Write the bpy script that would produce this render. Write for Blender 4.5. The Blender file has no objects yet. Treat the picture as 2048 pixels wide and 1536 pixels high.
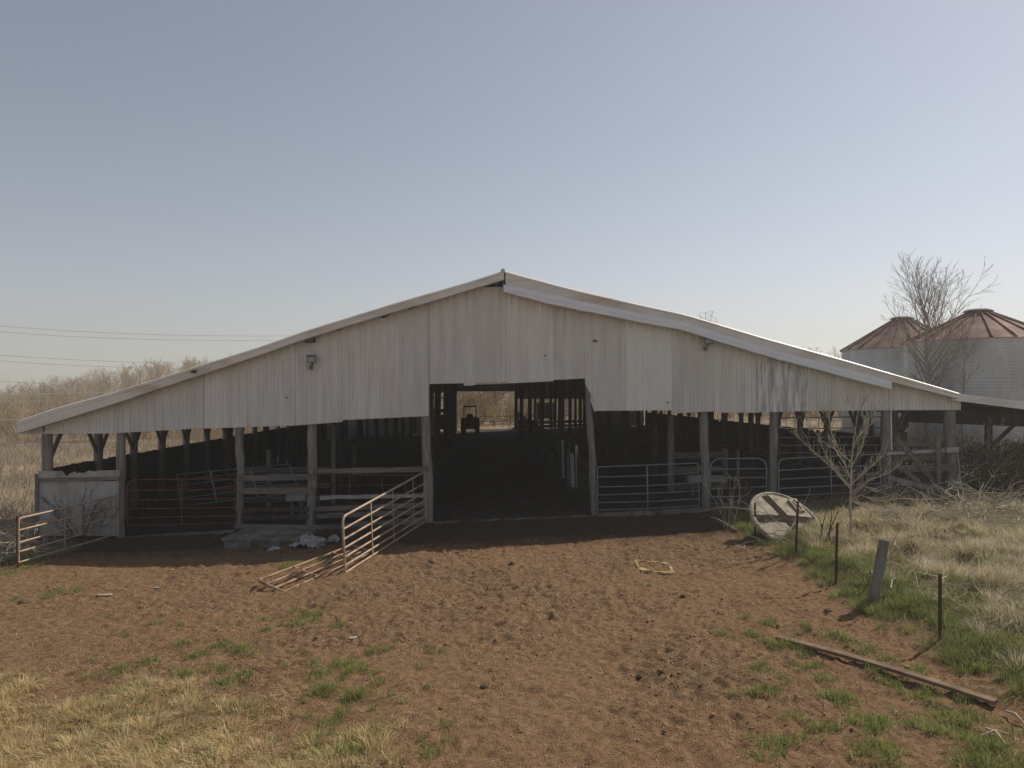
import bpy, math, random
import numpy as np
from mathutils import Vector, Matrix
R = math.radians
random.seed(7)
RNG = np.random.default_rng(11)
scene = bpy.context.scene
COL = scene.collection

# ------------------------------------------------------------------ camera
FPX, CX, HY, CZ = 1420.0, 1024.0, 789.0, 3.6
cam_d = bpy.data.cameras.new("camera")
cam = bpy.data.objects.new("camera", cam_d); COL.objects.link(cam)
cam.location = (0, 0, CZ); cam.rotation_euler = (R(90), 0, 0)
cam_d.sensor_width = 36; cam_d.lens = 36 * FPX / 2048
cam_d.shift_y = (HY - 768) / 2048
cam_d.clip_start = 0.1; cam_d.clip_end = 3000
scene.camera = cam

# ------------------------------------------------------------------ survey
def sst(a, b, v):
    t = min(1, max(0, (v - a) / (b - a))); return t * t * (3 - 2 * t)
def G(x, y):
    """height of the land"""
    z = 0.05 + 0.034 * max(-26, min(24, x))
    z += 0.019 * max(0, min(40, y - 21)) * sst(-18, -8, x)
    u = x / max(y, 1)
    A = -2.2 + 9.6 * sst(-0.80, -0.44, u)
    if y > 66: z += A * sst(66, 190, y)
    if y < 21: z += 0.16 * sst(5.2, 6.4, x) * sst(3, 6, y)
    return z
def ray(px, py, Y):
    return Vector(((px - CX) / FPX * Y, Y, CZ + (HY - py) / FPX * Y))
def gp(px, py):
    """where a sight line meets the land"""
    y = 4.0
    while y < 300:
        p = ray(px, py, y)
        if p.z <= G(p.x, y): break
        y += 0.02
    return Vector((p.x, y, G(p.x, y)))
ANG = math.atan(0.0535); BC, BS = math.cos(ANG), math.sin(ANG)
BO = Vector((-0.07, 20.0, 0))
def Wd(lx, ly, z): return Vector((BO.x + lx * BC - ly * BS, BO.y + lx * BS + ly * BC, z))
def Bl(px, py, d=0.0):
    """point on the barn-parallel plane d behind its front, barn axes"""
    u = (px - CX) / FPX
    lx = (u * (BO.y + d * BC) - BO.x + d * BS) / (BC - u * BS)
    Y = BO.y + lx * BS + d * BC
    return Vector((lx, d, CZ + (HY - py) / FPX * Y))
def BW(px, py, d=0.0):
    p = Bl(px, py, d); return Wd(p.x, p.y, p.z)
def GB(lx, ly):
    p = Wd(lx, ly, 0); return G(p.x, p.y)
def lerp_poly(poly, x):
    if x <= poly[0][0]: return poly[0][1]
    for (a, b), (c, d) in zip(poly, poly[1:]):
        if x <= c: return b + (d - b) * (x - a) / (c - a)
    return poly[-1][1]

# ------------------------------------------------------------------ numpy noise
def vnoise(x, y, seed=0):
    xi = np.floor(x).astype(np.int64); yi = np.floor(y).astype(np.int64)
    xf = x - xi; yf = y - yi
    def h(a, b):
        n = (a * 374761393 + b * 668265263 + seed * 1442695041) & 0x7fffffff
        n = ((n ^ (n >> 13)) * 1274126177) & 0x7fffffff
        n = n ^ (n >> 16)
        return (n & 0xffff) / 65535.0
    u = xf * xf * (3 - 2 * xf); v = yf * yf * (3 - 2 * yf)
    return (h(xi, yi) * (1 - u) + h(xi + 1, yi) * u) * (1 - v) + (h(xi, yi + 1) * (1 - u) + h(xi + 1, yi + 1) * u) * v
def fbm(x, y, s=1.0, o=4, seed=0):
    t = 0; a = 0.5; n = 0
    for k in range(o):
        t = t + a * vnoise(x * s, y * s, seed + k * 17); n += a; s *= 2.03; a *= 0.5
    return t / n

# ------------------------------------------------------------------ materials
MATS = {}
def mat(name, c1, c2=None, rough=0.8, metal=0.0, scale=(4, 4, 4), detail=6, bump=0.0, bscale=30, attr=None, spec=0.3, c3=None, rand=0.0, lo=0.35, hi=0.65, stain=None):
    m = bpy.data.materials.new(name); m.use_nodes = True
    nt = m.node_tree; N = nt.nodes; L = nt.links
    bs = N["Principled BSDF"]; bs.inputs["Roughness"].default_value = rough; bs.inputs["Metallic"].default_value = metal
    bs.inputs["Specular IOR Level"].default_value = spec
    tc = N.new("ShaderNodeTexCoord"); mp = N.new("ShaderNodeMapping"); mp.inputs["Scale"].default_value = scale
    L.new(tc.outputs["Object"], mp.inputs["Vector"])
    no = N.new("ShaderNodeTexNoise"); no.inputs["Scale"].default_value = 1.0; no.inputs["Detail"].default_value = detail
    no.inputs["Roughness"].default_value = 0.62
    L.new(mp.outputs["Vector"], no.inputs["Vector"])
    cr = N.new("ShaderNodeValToRGB"); L.new(no.outputs["Fac"], cr.inputs["Fac"])
    c2 = c2 or c1
    cr.color_ramp.elements[0].position = lo; cr.color_ramp.elements[0].color = (*c1, 1)
    cr.color_ramp.elements[1].position = hi; cr.color_ramp.elements[1].color = (*c2, 1)
    if c3:
        e = cr.color_ramp.elements.new(hi + 0.12); e.color = (*c3, 1)
    out = cr.outputs["Color"]
    if attr:
        at = N.new("ShaderNodeAttribute"); at.attribute_name = attr
        mx = N.new("ShaderNodeMix"); mx.data_type = 'RGBA'; mx.blend_type = 'MULTIPLY'; mx.inputs[0].default_value = 1
        L.new(at.outputs["Color"], mx.inputs[6]); L.new(out, mx.inputs[7]); out = mx.outputs[2]
    if stain:
        col, sc, p0, p1 = stain
        mp2 = N.new("ShaderNodeMapping"); mp2.inputs["Scale"].default_value = sc; L.new(tc.outputs["Object"], mp2.inputs["Vector"])
        n2 = N.new("ShaderNodeTexNoise"); n2.inputs["Scale"].default_value = 1; n2.inputs["Detail"].default_value = 5; L.new(mp2.outputs["Vector"], n2.inputs["Vector"])
        mr = N.new("ShaderNodeMapRange"); mr.inputs[1].default_value = p0; mr.inputs[2].default_value = p1; L.new(n2.outputs["Fac"], mr.inputs[0])
        mx = N.new("ShaderNodeMix"); mx.data_type = 'RGBA'; L.new(mr.outputs[0], mx.inputs[0]); L.new(out, mx.inputs[6]); mx.inputs[7].default_value = (*col, 1)
        out = mx.outputs[2]
    if rand:
        oi = N.new("ShaderNodeObjectInfo"); mr = N.new("ShaderNodeMapRange"); mr.inputs[3].default_value = 1 - rand; mr.inputs[4].default_value = 1 + rand
        L.new(oi.outputs["Random"], mr.inputs[0])
        vm = N.new("ShaderNodeVectorMath"); vm.operation = 'SCALE'; L.new(out, vm.inputs[0]); L.new(mr.outputs[0], vm.inputs["Scale"]); out = vm.outputs[0]
    L.new(out, bs.inputs["Base Color"])
    if bump:
        nb = N.new("ShaderNodeTexNoise"); nb.inputs["Scale"].default_value = bscale; nb.inputs["Detail"].default_value = 6
        if scale[0] != scale[2]: L.new(mp.outputs["Vector"], nb.inputs["Vector"])
        else: L.new(tc.outputs["Object"], nb.inputs["Vector"])
        bp = N.new("ShaderNodeBump"); bp.inputs["Strength"].default_value = bump; bp.inputs["Distance"].default_value = 0.05 if name == "yard_soil" else 0.02
        L.new(nb.outputs["Fac"], bp.inputs["Height"]); L.new(bp.outputs["Normal"], bs.inputs["Normal"])
    MATS[name] = m
    return m
M_SIDE = mat("aged_siding", (0.61, 0.563, 0.515), (0.75, 0.70, 0.645), rough=0.55, metal=0.0, scale=(5, 5, 0.35), spec=0.4, rand=0.06, stain=((0.63, 0.55, 0.47), (1.6, 1.6, 0.4), 0.55, 0.85))
M_SIDEN = mat("newer_siding", (0.74, 0.705, 0.65), (0.79, 0.755, 0.70), rough=0.45, scale=(6, 6, 0.3), spec=0.5)
M_SIDEW = mat("weathered_siding", (0.42, 0.41, 0.39), (0.77, 0.74, 0.69), rough=0.6, scale=(7, 7, 1.1), lo=0.40, hi=0.58, spec=0.3)
M_PANEL = mat("dull_panel", (0.33, 0.305, 0.275), (0.44, 0.41, 0.375), rough=0.6, scale=(5, 5, 0.6), stain=((0.26, 0.2, 0.14), (2, 2, 1.5), 0.5, 0.75))
M_TRIM = mat("old_trim", (0.66, 0.60, 0.54), (0.75, 0.69, 0.625), rough=0.5, scale=(0.7, 3, 5), spec=0.4, stain=((0.5, 0.40, 0.31), (0.5, 0.5, 2), 0.5, 0.75))
M_TRIMN = mat("new_trim", (0.73, 0.73, 0.755), (0.79, 0.79, 0.81), rough=0.4, scale=(1, 3, 6), spec=0.5)
M_ROOF = mat("galvanised_roof", (0.35, 0.34, 0.33), (0.5, 0.48, 0.46), rough=0.35, metal=0.7, scale=(1, 1, 1), spec=0.5)
M_POST = mat("weathered_post", (0.15, 0.135, 0.115), (0.29, 0.265, 0.23), rough=0.9, scale=(14, 14, 1.2), bump=0.6, bscale=2.5, rand=0.1)
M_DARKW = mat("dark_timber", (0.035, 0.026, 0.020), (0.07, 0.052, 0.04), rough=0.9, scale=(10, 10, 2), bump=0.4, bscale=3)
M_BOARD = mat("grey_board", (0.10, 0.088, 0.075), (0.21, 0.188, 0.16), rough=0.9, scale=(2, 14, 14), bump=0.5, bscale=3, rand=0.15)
M_BOARDT = mat("tan_board", (0.12, 0.09, 0.062), (0.21, 0.16, 0.112), rough=0.85, scale=(3, 12, 12), bump=0.4, bscale=3, rand=0.1)
M_PLANK = mat("brown_plank", (0.13, 0.088, 0.056), (0.25, 0.178, 0.12), rough=0.95, spec=0.1, scale=(4, 4, 9), bump=0.4, bscale=6)
M_BOARDL = mat("pale_board", (0.28, 0.27, 0.25), (0.42, 0.40, 0.37), rough=0.8, scale=(3, 12, 12), bump=0.3, bscale=3)
M_CONC = mat("concrete", (0.125, 0.112, 0.095), (0.23, 0.21, 0.18), rough=0.9, scale=(5, 5, 5), bump=0.5, bscale=25, stain=((0.085, 0.06, 0.042), (2, 2, 3), 0.45, 0.7))
M_GALV = mat("galvanised_tube", (0.17, 0.17, 0.175), (0.26, 0.26, 0.265), rough=0.42, metal=0.75, scale=(8, 8, 8), stain=((0.16, 0.09, 0.055), (6, 6, 6), 0.66, 0.8))
M_RED = mat("red_paint_tube", (0.10, 0.02, 0.017), (0.155, 0.032, 0.025), rough=0.5, scale=(5, 5, 5), stain=((0.12, 0.06, 0.04), (7, 7, 7), 0.6, 0.75))
M_RUSTT = mat("rusty_pale_tube", (0.36, 0.26, 0.18), (0.46, 0.36, 0.26), rough=0.55, metal=0.1, scale=(3, 3, 3), stain=((0.25, 0.12, 0.075), (2.2, 2.2, 2.2), 0.5, 0.68))
M_RUSTB = mat("rusty_brown_tube", (0.26, 0.16, 0.10), (0.38, 0.26, 0.17), rough=0.7, scale=(3, 3, 3), stain=((0.17, 0.085, 0.05), (2.5, 2.5, 2.5), 0.45, 0.65))
M_RUST = mat("rust_steel", (0.06, 0.025, 0.016), (0.13, 0.055, 0.032), rough=0.9, scale=(20, 20, 20))
M_RUSTR = mat("rusty_roof", (0.10, 0.042, 0.03), (0.235, 0.118, 0.08), rough=0.8, metal=0.1, scale=(1.2, 1.2, 0.7), lo=0.4, hi=0.62, c3=(0.4, 0.31, 0.25))
M_BIN = mat("bin_steel", (0.40, 0.40, 0.39), (0.55, 0.54, 0.515), rough=0.5, metal=0.3, scale=(0.9, 0.9, 0.35), stain=((0.30, 0.285, 0.24), (0.9, 0.9, 0.25), 0.5, 0.68))
M_BARK = mat("grey_bark", (0.14, 0.115, 0.09), (0.24, 0.2, 0.16), rough=0.9, scale=(6, 6, 2))
M_BARKT = mat("tan_bark", (0.22, 0.175, 0.135), (0.34, 0.28, 0.22), rough=0.9, scale=(6, 6, 2))
M_BARKL = mat("pale_twig", (0.34, 0.285, 0.205), (0.50, 0.43, 0.32), rough=0.85, scale=(6, 6, 3))
M_BARKD = mat("dark_twig", (0.06, 0.045, 0.035), (0.13, 0.095, 0.075), rough=0.9, scale=(6, 6, 3))
M_WOOD = mat("winter_wood", (1, 1, 1), (1, 1, 1), rough=0.95, attr="Col")
M_BLADE = mat("blade", (1, 1, 1), (1, 1, 1), rough=0.75, attr="Col", spec=0.25)
def make_translucent(m, f):
    N = m.node_tree.nodes; L = m.node_tree.links; bs = N["Principled BSDF"]; out = N["Material Output"]
    tr = N.new("ShaderNodeBsdfTranslucent"); mx = N.new("ShaderNodeMixShader"); mx.inputs[0].default_value = f
    L.new(bs.inputs["Base Color"].links[0].from_socket, tr.inputs["Color"]); L.new(bs.outputs[0], mx.inputs[1]); L.new(tr.outputs[0], mx.inputs[2]); L.new(mx.outputs[0], out.inputs["Surface"])
make_translucent(M_BLADE, 0.42)
M_SOILC = mat("soil_crumb", (0.8, 0.8, 0.8), (1.2, 1.2, 1.2), rough=0.95, attr="Col", spec=0.1, scale=(30, 30, 30))
M_YARD = mat("yard_soil", (0.66, 0.64, 0.62), (1.24, 1.23, 1.20), rough=0.95, scale=(13, 13, 13), detail=9, lo=0.36, hi=0.66, bump=1.0, bscale=60, attr="Col", spec=0.1)
M_FIELD = mat("field_soil", (0.8, 0.8, 0.8), (1.15, 1.12, 1.05), rough=0.95, scale=(0.35, 0.35, 0.35), detail=9, bump=0.8, bscale=3, attr="Col", spec=0.1)
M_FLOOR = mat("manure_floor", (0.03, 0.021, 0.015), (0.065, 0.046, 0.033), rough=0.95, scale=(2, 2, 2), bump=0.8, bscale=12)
M_LID = mat("beige_lid", (0.27, 0.225, 0.155), (0.42, 0.36, 0.26), rough=0.8, scale=(5, 5, 5), bump=0.3, stain=((0.17, 0.125, 0.08), (3.5, 3.5, 3.5), 0.48, 0.68))
M_LIDB = mat("lid_strap", (0.03, 0.023, 0.017), (0.055, 0.042, 0.03), rough=1.0, spec=0.02, scale=(9, 9, 9))
M_TARP = mat("white_plastic", (0.29, 0.28, 0.265), (0.42, 0.41, 0.39), rough=0.6, scale=(5, 5, 5), stain=((0.16, 0.12, 0.085), (4, 4, 4), 0.55, 0.7))
M_YEL = mat("yellow_paint", (0.40, 0.31, 0.11), (0.52, 0.41, 0.17), rough=0.6, scale=(8, 8, 8), stain=((0.22, 0.13, 0.07), (7, 7, 7), 0.46, 0.56))
M_BLACK = mat("black_plastic", (0.02, 0.02, 0.022), (0.035, 0.035, 0.035), rough=0.5, scale=(5, 5, 5))
M_TRACT = mat("tractor_paint", (0.035, 0.03, 0.028), (0.05, 0.045, 0.04), rough=0.5, scale=(5, 5, 5))
M_TYRE = mat("tyre_rubber", (0.018, 0.018, 0.018), (0.03, 0.03, 0.03), rough=0.85, scale=(9, 9, 9))
M_SCRAP = mat("pale_scrap", (0.30, 0.25, 0.185), (0.40, 0.34, 0.26), rough=0.9, scale=(20, 20, 20))
M_CLOD = mat("dark_clod", (0.05, 0.033, 0.023), (0.11, 0.072, 0.048), rough=0.95, scale=(20, 20, 20), bump=0.8, bscale=40)
M_LAMP = mat("lamp_housing", (0.12, 0.11, 0.10), (0.2, 0.185, 0.17), rough=0.6, scale=(10, 10, 10))
M_LENS = mat("lamp_lens", (0.25, 0.24, 0.23), (0.34, 0.32, 0.30), rough=0.2, scale=(10, 10, 10), spec=0.6)
M_WIRE = mat("wire", (0.22, 0.22, 0.23), (0.26, 0.26, 0.27), rough=0.5, scale=(1, 1, 1))
M_WIREL = mat("bright_wire", (0.55, 0.5, 0.42), (0.6, 0.55, 0.46), rough=0.35, metal=0.3, scale=(1, 1, 1))
M_STEEL = mat("tower_steel", (0.2, 0.2, 0.2), (0.26, 0.26, 0.26), rough=0.5, metal=0.4, scale=(1, 1, 1))

# ------------------------------------------------------------------ mesh helpers
class MB:
    def __init__(s): s.v = []; s.f = []; s.sm = []
    def add(s, vs, fs, smooth=False):
        o = len(s.v); s.v += [tuple(v) for v in vs]; s.f += [tuple(o + i for i in f) for f in fs]; s.sm += [smooth] * len(fs)
        return s
    def beam(s, p0, p1, w, h, up=(0, 0, 1), jit=0.0):
        """a bar from p0 to p1: w across, h along up"""
        p0 = Vector(p0); p1 = Vector(p1); d = (p1 - p0).normalized(); up = Vector(up)
        sd = d.cross(up)
        if sd.length < 1e-4: sd = d.cross(Vector((1, 0, 0)))
        sd.normalize(); u = sd.cross(d).normalized()
        vs = []
        for p in (p0, p1):
            for a, b in ((-1, -1), (1, -1), (1, 1), (-1, 1)):
                q = p + sd * (a * w / 2) + u * (b * h / 2)
                if jit: q = q + Vector([random.uniform(-jit, jit) for _ in range(3)])
                vs.append(q)
        return s.add(vs, [(3, 2, 1, 0), (4, 5, 6, 7), (0, 1, 5, 4), (1, 2, 6, 5), (2, 3, 7, 6), (3, 0, 4, 7)])
    def box(s, c, sz, rz=0):
        c = Vector(c); x, y, z = sz; m = Matrix.Rotation(rz, 3, 'Z')
        vs = [c + m @ Vector((a * x / 2, b * y / 2, e * z / 2)) for e in (-1, 1) for a, b in ((-1, -1), (1, -1), (1, 1), (-1, 1))]
        return s.add(vs, [(3, 2, 1, 0), (4, 5, 6, 7), (0, 1, 5, 4), (1, 2, 6, 5), (2, 3, 7, 6), (3, 0, 4, 7)])
    def tube(s, pts, r, n=8, cap=True, jit=0.0):
        pts = [Vector(p) for p in pts]; k = len(pts)
        rs = r if isinstance(r, (list, tuple)) else [r] * k
        o = []; ref = None
        for i, p in enumerate(pts):
            d = (pts[min(i + 1, k - 1)] - pts[max(i - 1, 0)]).normalized()
            if ref is None:
                ref = Vector((0, 0, 1)) if abs(d.z) < 0.9 else Vector((1, 0, 0))
            a = d.cross(ref)
            if a.length < 1e-5: a = d.cross(Vector((0, 1, 0)))
            a.normalize(); b = d.cross(a).normalized(); ref = b.cross(d) * -1 if False else ref
            for j in range(n):
                t = 2 * math.pi * j / n; rr = rs[i] * (1 + random.uniform(-jit, jit))
                o.append(p + a * (math.cos(t) * rr) + b * (math.sin(t) * rr))
        fs = []
        for i in range(k - 1):
            for j in range(n):
                j2 = (j + 1) % n
                fs.append((i * n + j, i * n + j2, (i + 1) * n + j2, (i + 1) * n + j))
        s.add(o, fs, True)
        if cap:
            s.add(o[:n], [tuple(range(n))]); s.add(o[-n:], [tuple(range(n - 1, -1, -1))])
        return s
    def build(s, name, m, parent=None):
        off = Vector((0, 0, 0))
        if parent is not None and not parent.get("_local"): off = parent["_base"]; off = Vector(off)
        me = bpy.data.meshes.new(name)
        me.from_pydata([(v[0] - off[0], v[1] - off[1], v[2] - off[2]) for v in s.v], [], s.f)
        me.polygons.foreach_set("use_smooth", s.sm)
        me.validate(); me.update()
        import bmesh
        bm = bmesh.new(); bm.from_mesh(me); bmesh.ops.recalc_face_normals(bm, faces=bm.faces); bm.to_mesh(me); bm.free()
        if m: me.materials.append(m)
        o = bpy.data.objects.new(name, me); COL.objects.link(o)
        if parent is not None: o.parent = parent
        return o
def tag(o, label, cat, group=None, kind=None):
    if label: o["label"] = label
    if cat: o["category"] = cat
    if group: o["group"] = group
    if kind: o["kind"] = kind
    return o
ROOTS = []
def thing(name, base, label, cat, group=None):
    o = bpy.data.objects.new(name, None); COL.objects.link(o); o.empty_display_size = 0.2
    o.location = base; o["_base"] = tuple(base); ROOTS.append(o)
    return tag(o, label, cat, group)
def single(name, mb, m, base, label, cat, group=None):
    base = Vector(base)
    mb.v = [(v[0] - base.x, v[1] - base.y, v[2] - base.z) for v in mb.v]
    o = mb.build(name, m); o.location = base
    return tag(o, label, cat, group)
def np_mesh(name, V, F, m, cols=None, smooth=False):
    """V (n,3), F (k,4) arrays"""
    me = bpy.data.meshes.new(name); n = len(V); k = len(F); w = F.shape[1]
    me.vertices.add(n); me.vertices.foreach_set("co", V.astype(np.float32).ravel())
    me.loops.add(k * w); me.loops.foreach_set("vertex_index", F.astype(np.int32).ravel())
    me.polygons.add(k); me.polygons.foreach_set("loop_start", np.arange(0, k * w, w, dtype=np.int32))
    me.polygons.foreach_set("loop_total", np.full(k, w, dtype=np.int32))
    if smooth: me.polygons.foreach_set("use_smooth", np.ones(k, dtype=bool))
    me.update(calc_edges=True)
    if cols is not None:
        at = me.color_attributes.new("Col", 'FLOAT_COLOR', 'POINT')
        c = np.ones((n, 4), dtype=np.float32); c[:, :3] = cols
        at.data.foreach_set("color", c.ravel())
    me.materials.append(m)
    o = bpy.data.objects.new(name, me); COL.objects.link(o)
    return o
def Gn(X, Y):
    return np.vectorize(G)(X, Y)
def strands(name, P, H, lean, W, cols, m=M_BLADE, curl=0.5):
    """blades of grass: P base points, H length, lean horizontal vector (n,2) as share of the length"""
    n = len(P); a = RNG.uniform(0, 2 * np.pi, n)
    wx = np.stack([np.cos(a), np.sin(a), np.zeros(n)], 1) * (W[:, None] / 2)
    L3 = np.concatenate([lean, np.zeros((n, 1))], 1) * H[:, None]
    ln = np.clip(np.linalg.norm(lean, axis=1), 0, 0.97)
    up = np.zeros((n, 3)); up[:, 2] = H * np.sqrt(1 - ln ** 2)
    mid = P + L3 * (0.5 - 0.25 * curl) + up * 0.6
    tip = P + L3 + up * (1.0 - 0.15 * curl)
    V = np.stack([P - wx, P + wx, mid + wx * 0.8, mid - wx * 0.8, tip + wx * 0.15, tip - wx * 0.15], 1).reshape(-1, 3)
    b = np.arange(n)[:, None] * 6
    F = np.concatenate([b + np.array([[0, 1, 2, 3]]), b + np.array([[3, 2, 4, 5]])], 1).reshape(-1, 4)
    C = np.repeat(cols, 6, axis=0)
    return np_mesh(name, V, F, m, C)
def segs_arrays(segs, n):
    S = np.array([[*a, *b, r0, r1] for a, b, r0, r1 in segs], dtype=np.float64)
    A = S[:, 0:3]; Bp = S[:, 3:6]; d = Bp - A; d /= np.maximum(np.linalg.norm(d, axis=1, keepdims=True), 1e-9)
    ref = np.where(np.abs(d[:, 2:3]) < 0.9, np.array([[0, 0, 1.0]]), np.array([[1.0, 0, 0]]))
    u = np.cross(d, ref); u /= np.linalg.norm(u, axis=1, keepdims=True); w = np.cross(d, u)
    rings = []
    for j in range(n):
        t = 2 * np.pi * j / n
        rings.append((math.cos(t) * u + math.sin(t) * w))
    V = np.stack([A + q * S[:, 6:7] for q in rings] + [Bp + q * S[:, 7:8] for q in rings], 1).reshape(-1, 3)
    b = np.arange(len(S))[:, None] * 2 * n
    F = np.concatenate([b + np.array([[j, (j + 1) % n, n + (j + 1) % n, n + j]]) for j in range(n)], 1).reshape(-1, 4)
    return V, F
def segs_obj(name, segs, m, parent=None, n=5, base=(0, 0, 0)):
    V, F = segs_arrays(segs, n)
    o = np_mesh(name, V - np.array([base]), F, m, smooth=True)
    if parent is not None: o.parent = parent
    else: o.location = base
    return o
def grow(rng, p, d, L, r, depth, o, steps=5, curve=0.18, up=0.08, nchild=5, ang=(30, 55), shrink=(0.4, 0.65), rmin=0.004, start=0.25, taper=0.35):
    """grow a branch and its children into the list o of tapering segments"""
    p = Vector(p); d = Vector(d).normalized(); sl = L / steps; pts = [(p.copy(), d.copy(), r)]
    for i in range(steps):
        d = (d + Vector((rng.gauss(0, curve), rng.gauss(0, curve), rng.gauss(0, curve) + up)) * 0.6).normalized()
        q = p + d * sl; r2 = max(rmin, r * (1 - (1 - taper) * (i + 1) / steps))
        o.append((tuple(p), tuple(q), pts[-1][2], r2)); p = q; pts.append((p.copy(), d.copy(), r2))
    if depth <= 0: return
    for k in range(nchild):
        t = start + (1 - start) * (k + rng.random()) / nchild
        i = min(steps - 1, int(t * steps)); f = t * steps - i
        a, da, ra = pts[i]; b = pts[i + 1][0]; q = a.lerp(b, f)
        az = rng.uniform(0, 2 * math.pi); an = math.radians(rng.uniform(*ang))
        s = da.orthogonal().normalized(); s2 = da.cross(s)
        nd = da * math.cos(an) + (s * math.cos(az) + s2 * math.sin(az)) * math.sin(an)
        grow(rng, q, nd, L * rng.uniform(*shrink) * (1 - 0.35 * t), max(rmin, ra * 0.6), depth - 1, o, max(3, steps - 1), curve, up, max(2, nchild - 1), ang, shrink, rmin, start, taper)

# ------------------------------------------------------------------ light
AZ, EL = R(57), R(43.5)
S = Vector((math.sin(AZ) * math.cos(EL), math.cos(AZ) * math.cos(EL), math.sin(EL)))
sd = bpy.data.lights.new("sun", 'SUN'); so = bpy.data.objects.new("sun", sd); COL.objects.link(so)
sd.energy = 4.3; sd.angle = R(0.55); sd.color = (1.0, 0.93, 0.82)
so.rotation_euler = S.to_track_quat('Z', 'Y').to_euler(); so.location = (30, 20, 40)
w = bpy.data.worlds.new("World"); scene.world = w; w.use_nodes = True
nt = w.node_tree; bg = nt.nodes["Background"]
sk = nt.nodes.new("ShaderNodeTexSky"); sk.sky_type = 'NISHITA'; sk.sun_disc = False
sk.sun_elevation = EL; sk.sun_rotation = AZ
sk.air_density = 1.0; sk.dust_density = 0.6; sk.ozone_density = 1.0; sk.altitude = 200
hs = nt.nodes.new("ShaderNodeHueSaturation"); hs.inputs["Saturation"].default_value = 0.66
nt.links.new(sk.outputs[0], hs.inputs["Color"]); tn = nt.nodes.new("ShaderNodeMix"); tn.data_type = "RGBA"; tn.blend_type = "MULTIPLY"; tn.inputs[0].default_value = 1; tn.inputs[7].default_value = (1.025, 0.992, 0.995, 1)
nt.links.new(hs.outputs[0], tn.inputs[6]); nt.links.new(tn.outputs[2], bg.inputs["Color"])
bg.inputs["Strength"].default_value = 0.086
scene.view_settings.view_transform = 'Standard'; scene.view_settings.look = 'None'
scene.view_settings.exposure = 0.14; scene.view_settings.gamma = 1.0
scene.render.engine = 'CYCLES'
scene.cycles.use_denoising = True
scene.cycles.max_bounces = 8; scene.cycles.diffuse_bounces = 4; scene.cycles.volume_bounces = 0

# hazy air, one even box round the whole place
def haze():
    mb = MB(); mb.box((0, 250, 22), (900, 570, 52)); o = mb.build("haze", None); o["kind"] = "stuff"
    m = bpy.data.materials.new("hazy_air"); m.use_nodes = True; N = m.node_tree.nodes; N.remove(N["Principled BSDF"])
    v = N.new("ShaderNodeVolumePrincipled"); v.inputs["Color"].default_value = (1.0, 0.965, 0.90, 1); v.inputs["Density"].default_value = 0.0015; v.inputs["Anisotropy"].default_value = 0.25
    m.node_tree.links.new(v.outputs[0], N["Material Output"].inputs["Volume"]); o.data.materials.clear(); o.data.materials.append(m)
haze()
# ------------------------------------------------------------------ ground
def yard_masks(X, Y):
    n1 = fbm(X, Y, 0.9, 4, 3); n2 = fbm(X, Y, 2.3, 4, 9)
    # dry thatch at the near left
    lim = 8.9 - 0.3 * (X + 4) + (n1 - 0.5) * 2.4
    lim = np.where(X > -3.2, lim - (X + 3.2) * 0.5, lim); lim = np.where(X > -1.2, lim - (X + 1.2) * 4, lim)
    thatch = np.clip((lim - Y) / 0.9 + 0.1, 0, 1) * (X < 0.4)
    thin = np.clip((12.2 - 0.5 * (X + 9) + (n1 - 0.5) * 4 - Y) / 2.5, 0, 1) * np.clip((-3.2 - X) / 2.5, 0, 1)
    right = np.clip((X - 5.35 + (n2 - 0.5) * 0.8) / 0.5, 0, 1)
    left = np.clip((-11.3 - X + (n2 - 0.5) * 0.8 - np.clip(15.5 - Y, -2, 6) * 0.25) / 0.6, 0, 1)
    return thatch, thin, right, left, n1, n2
YS = 0.036
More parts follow.
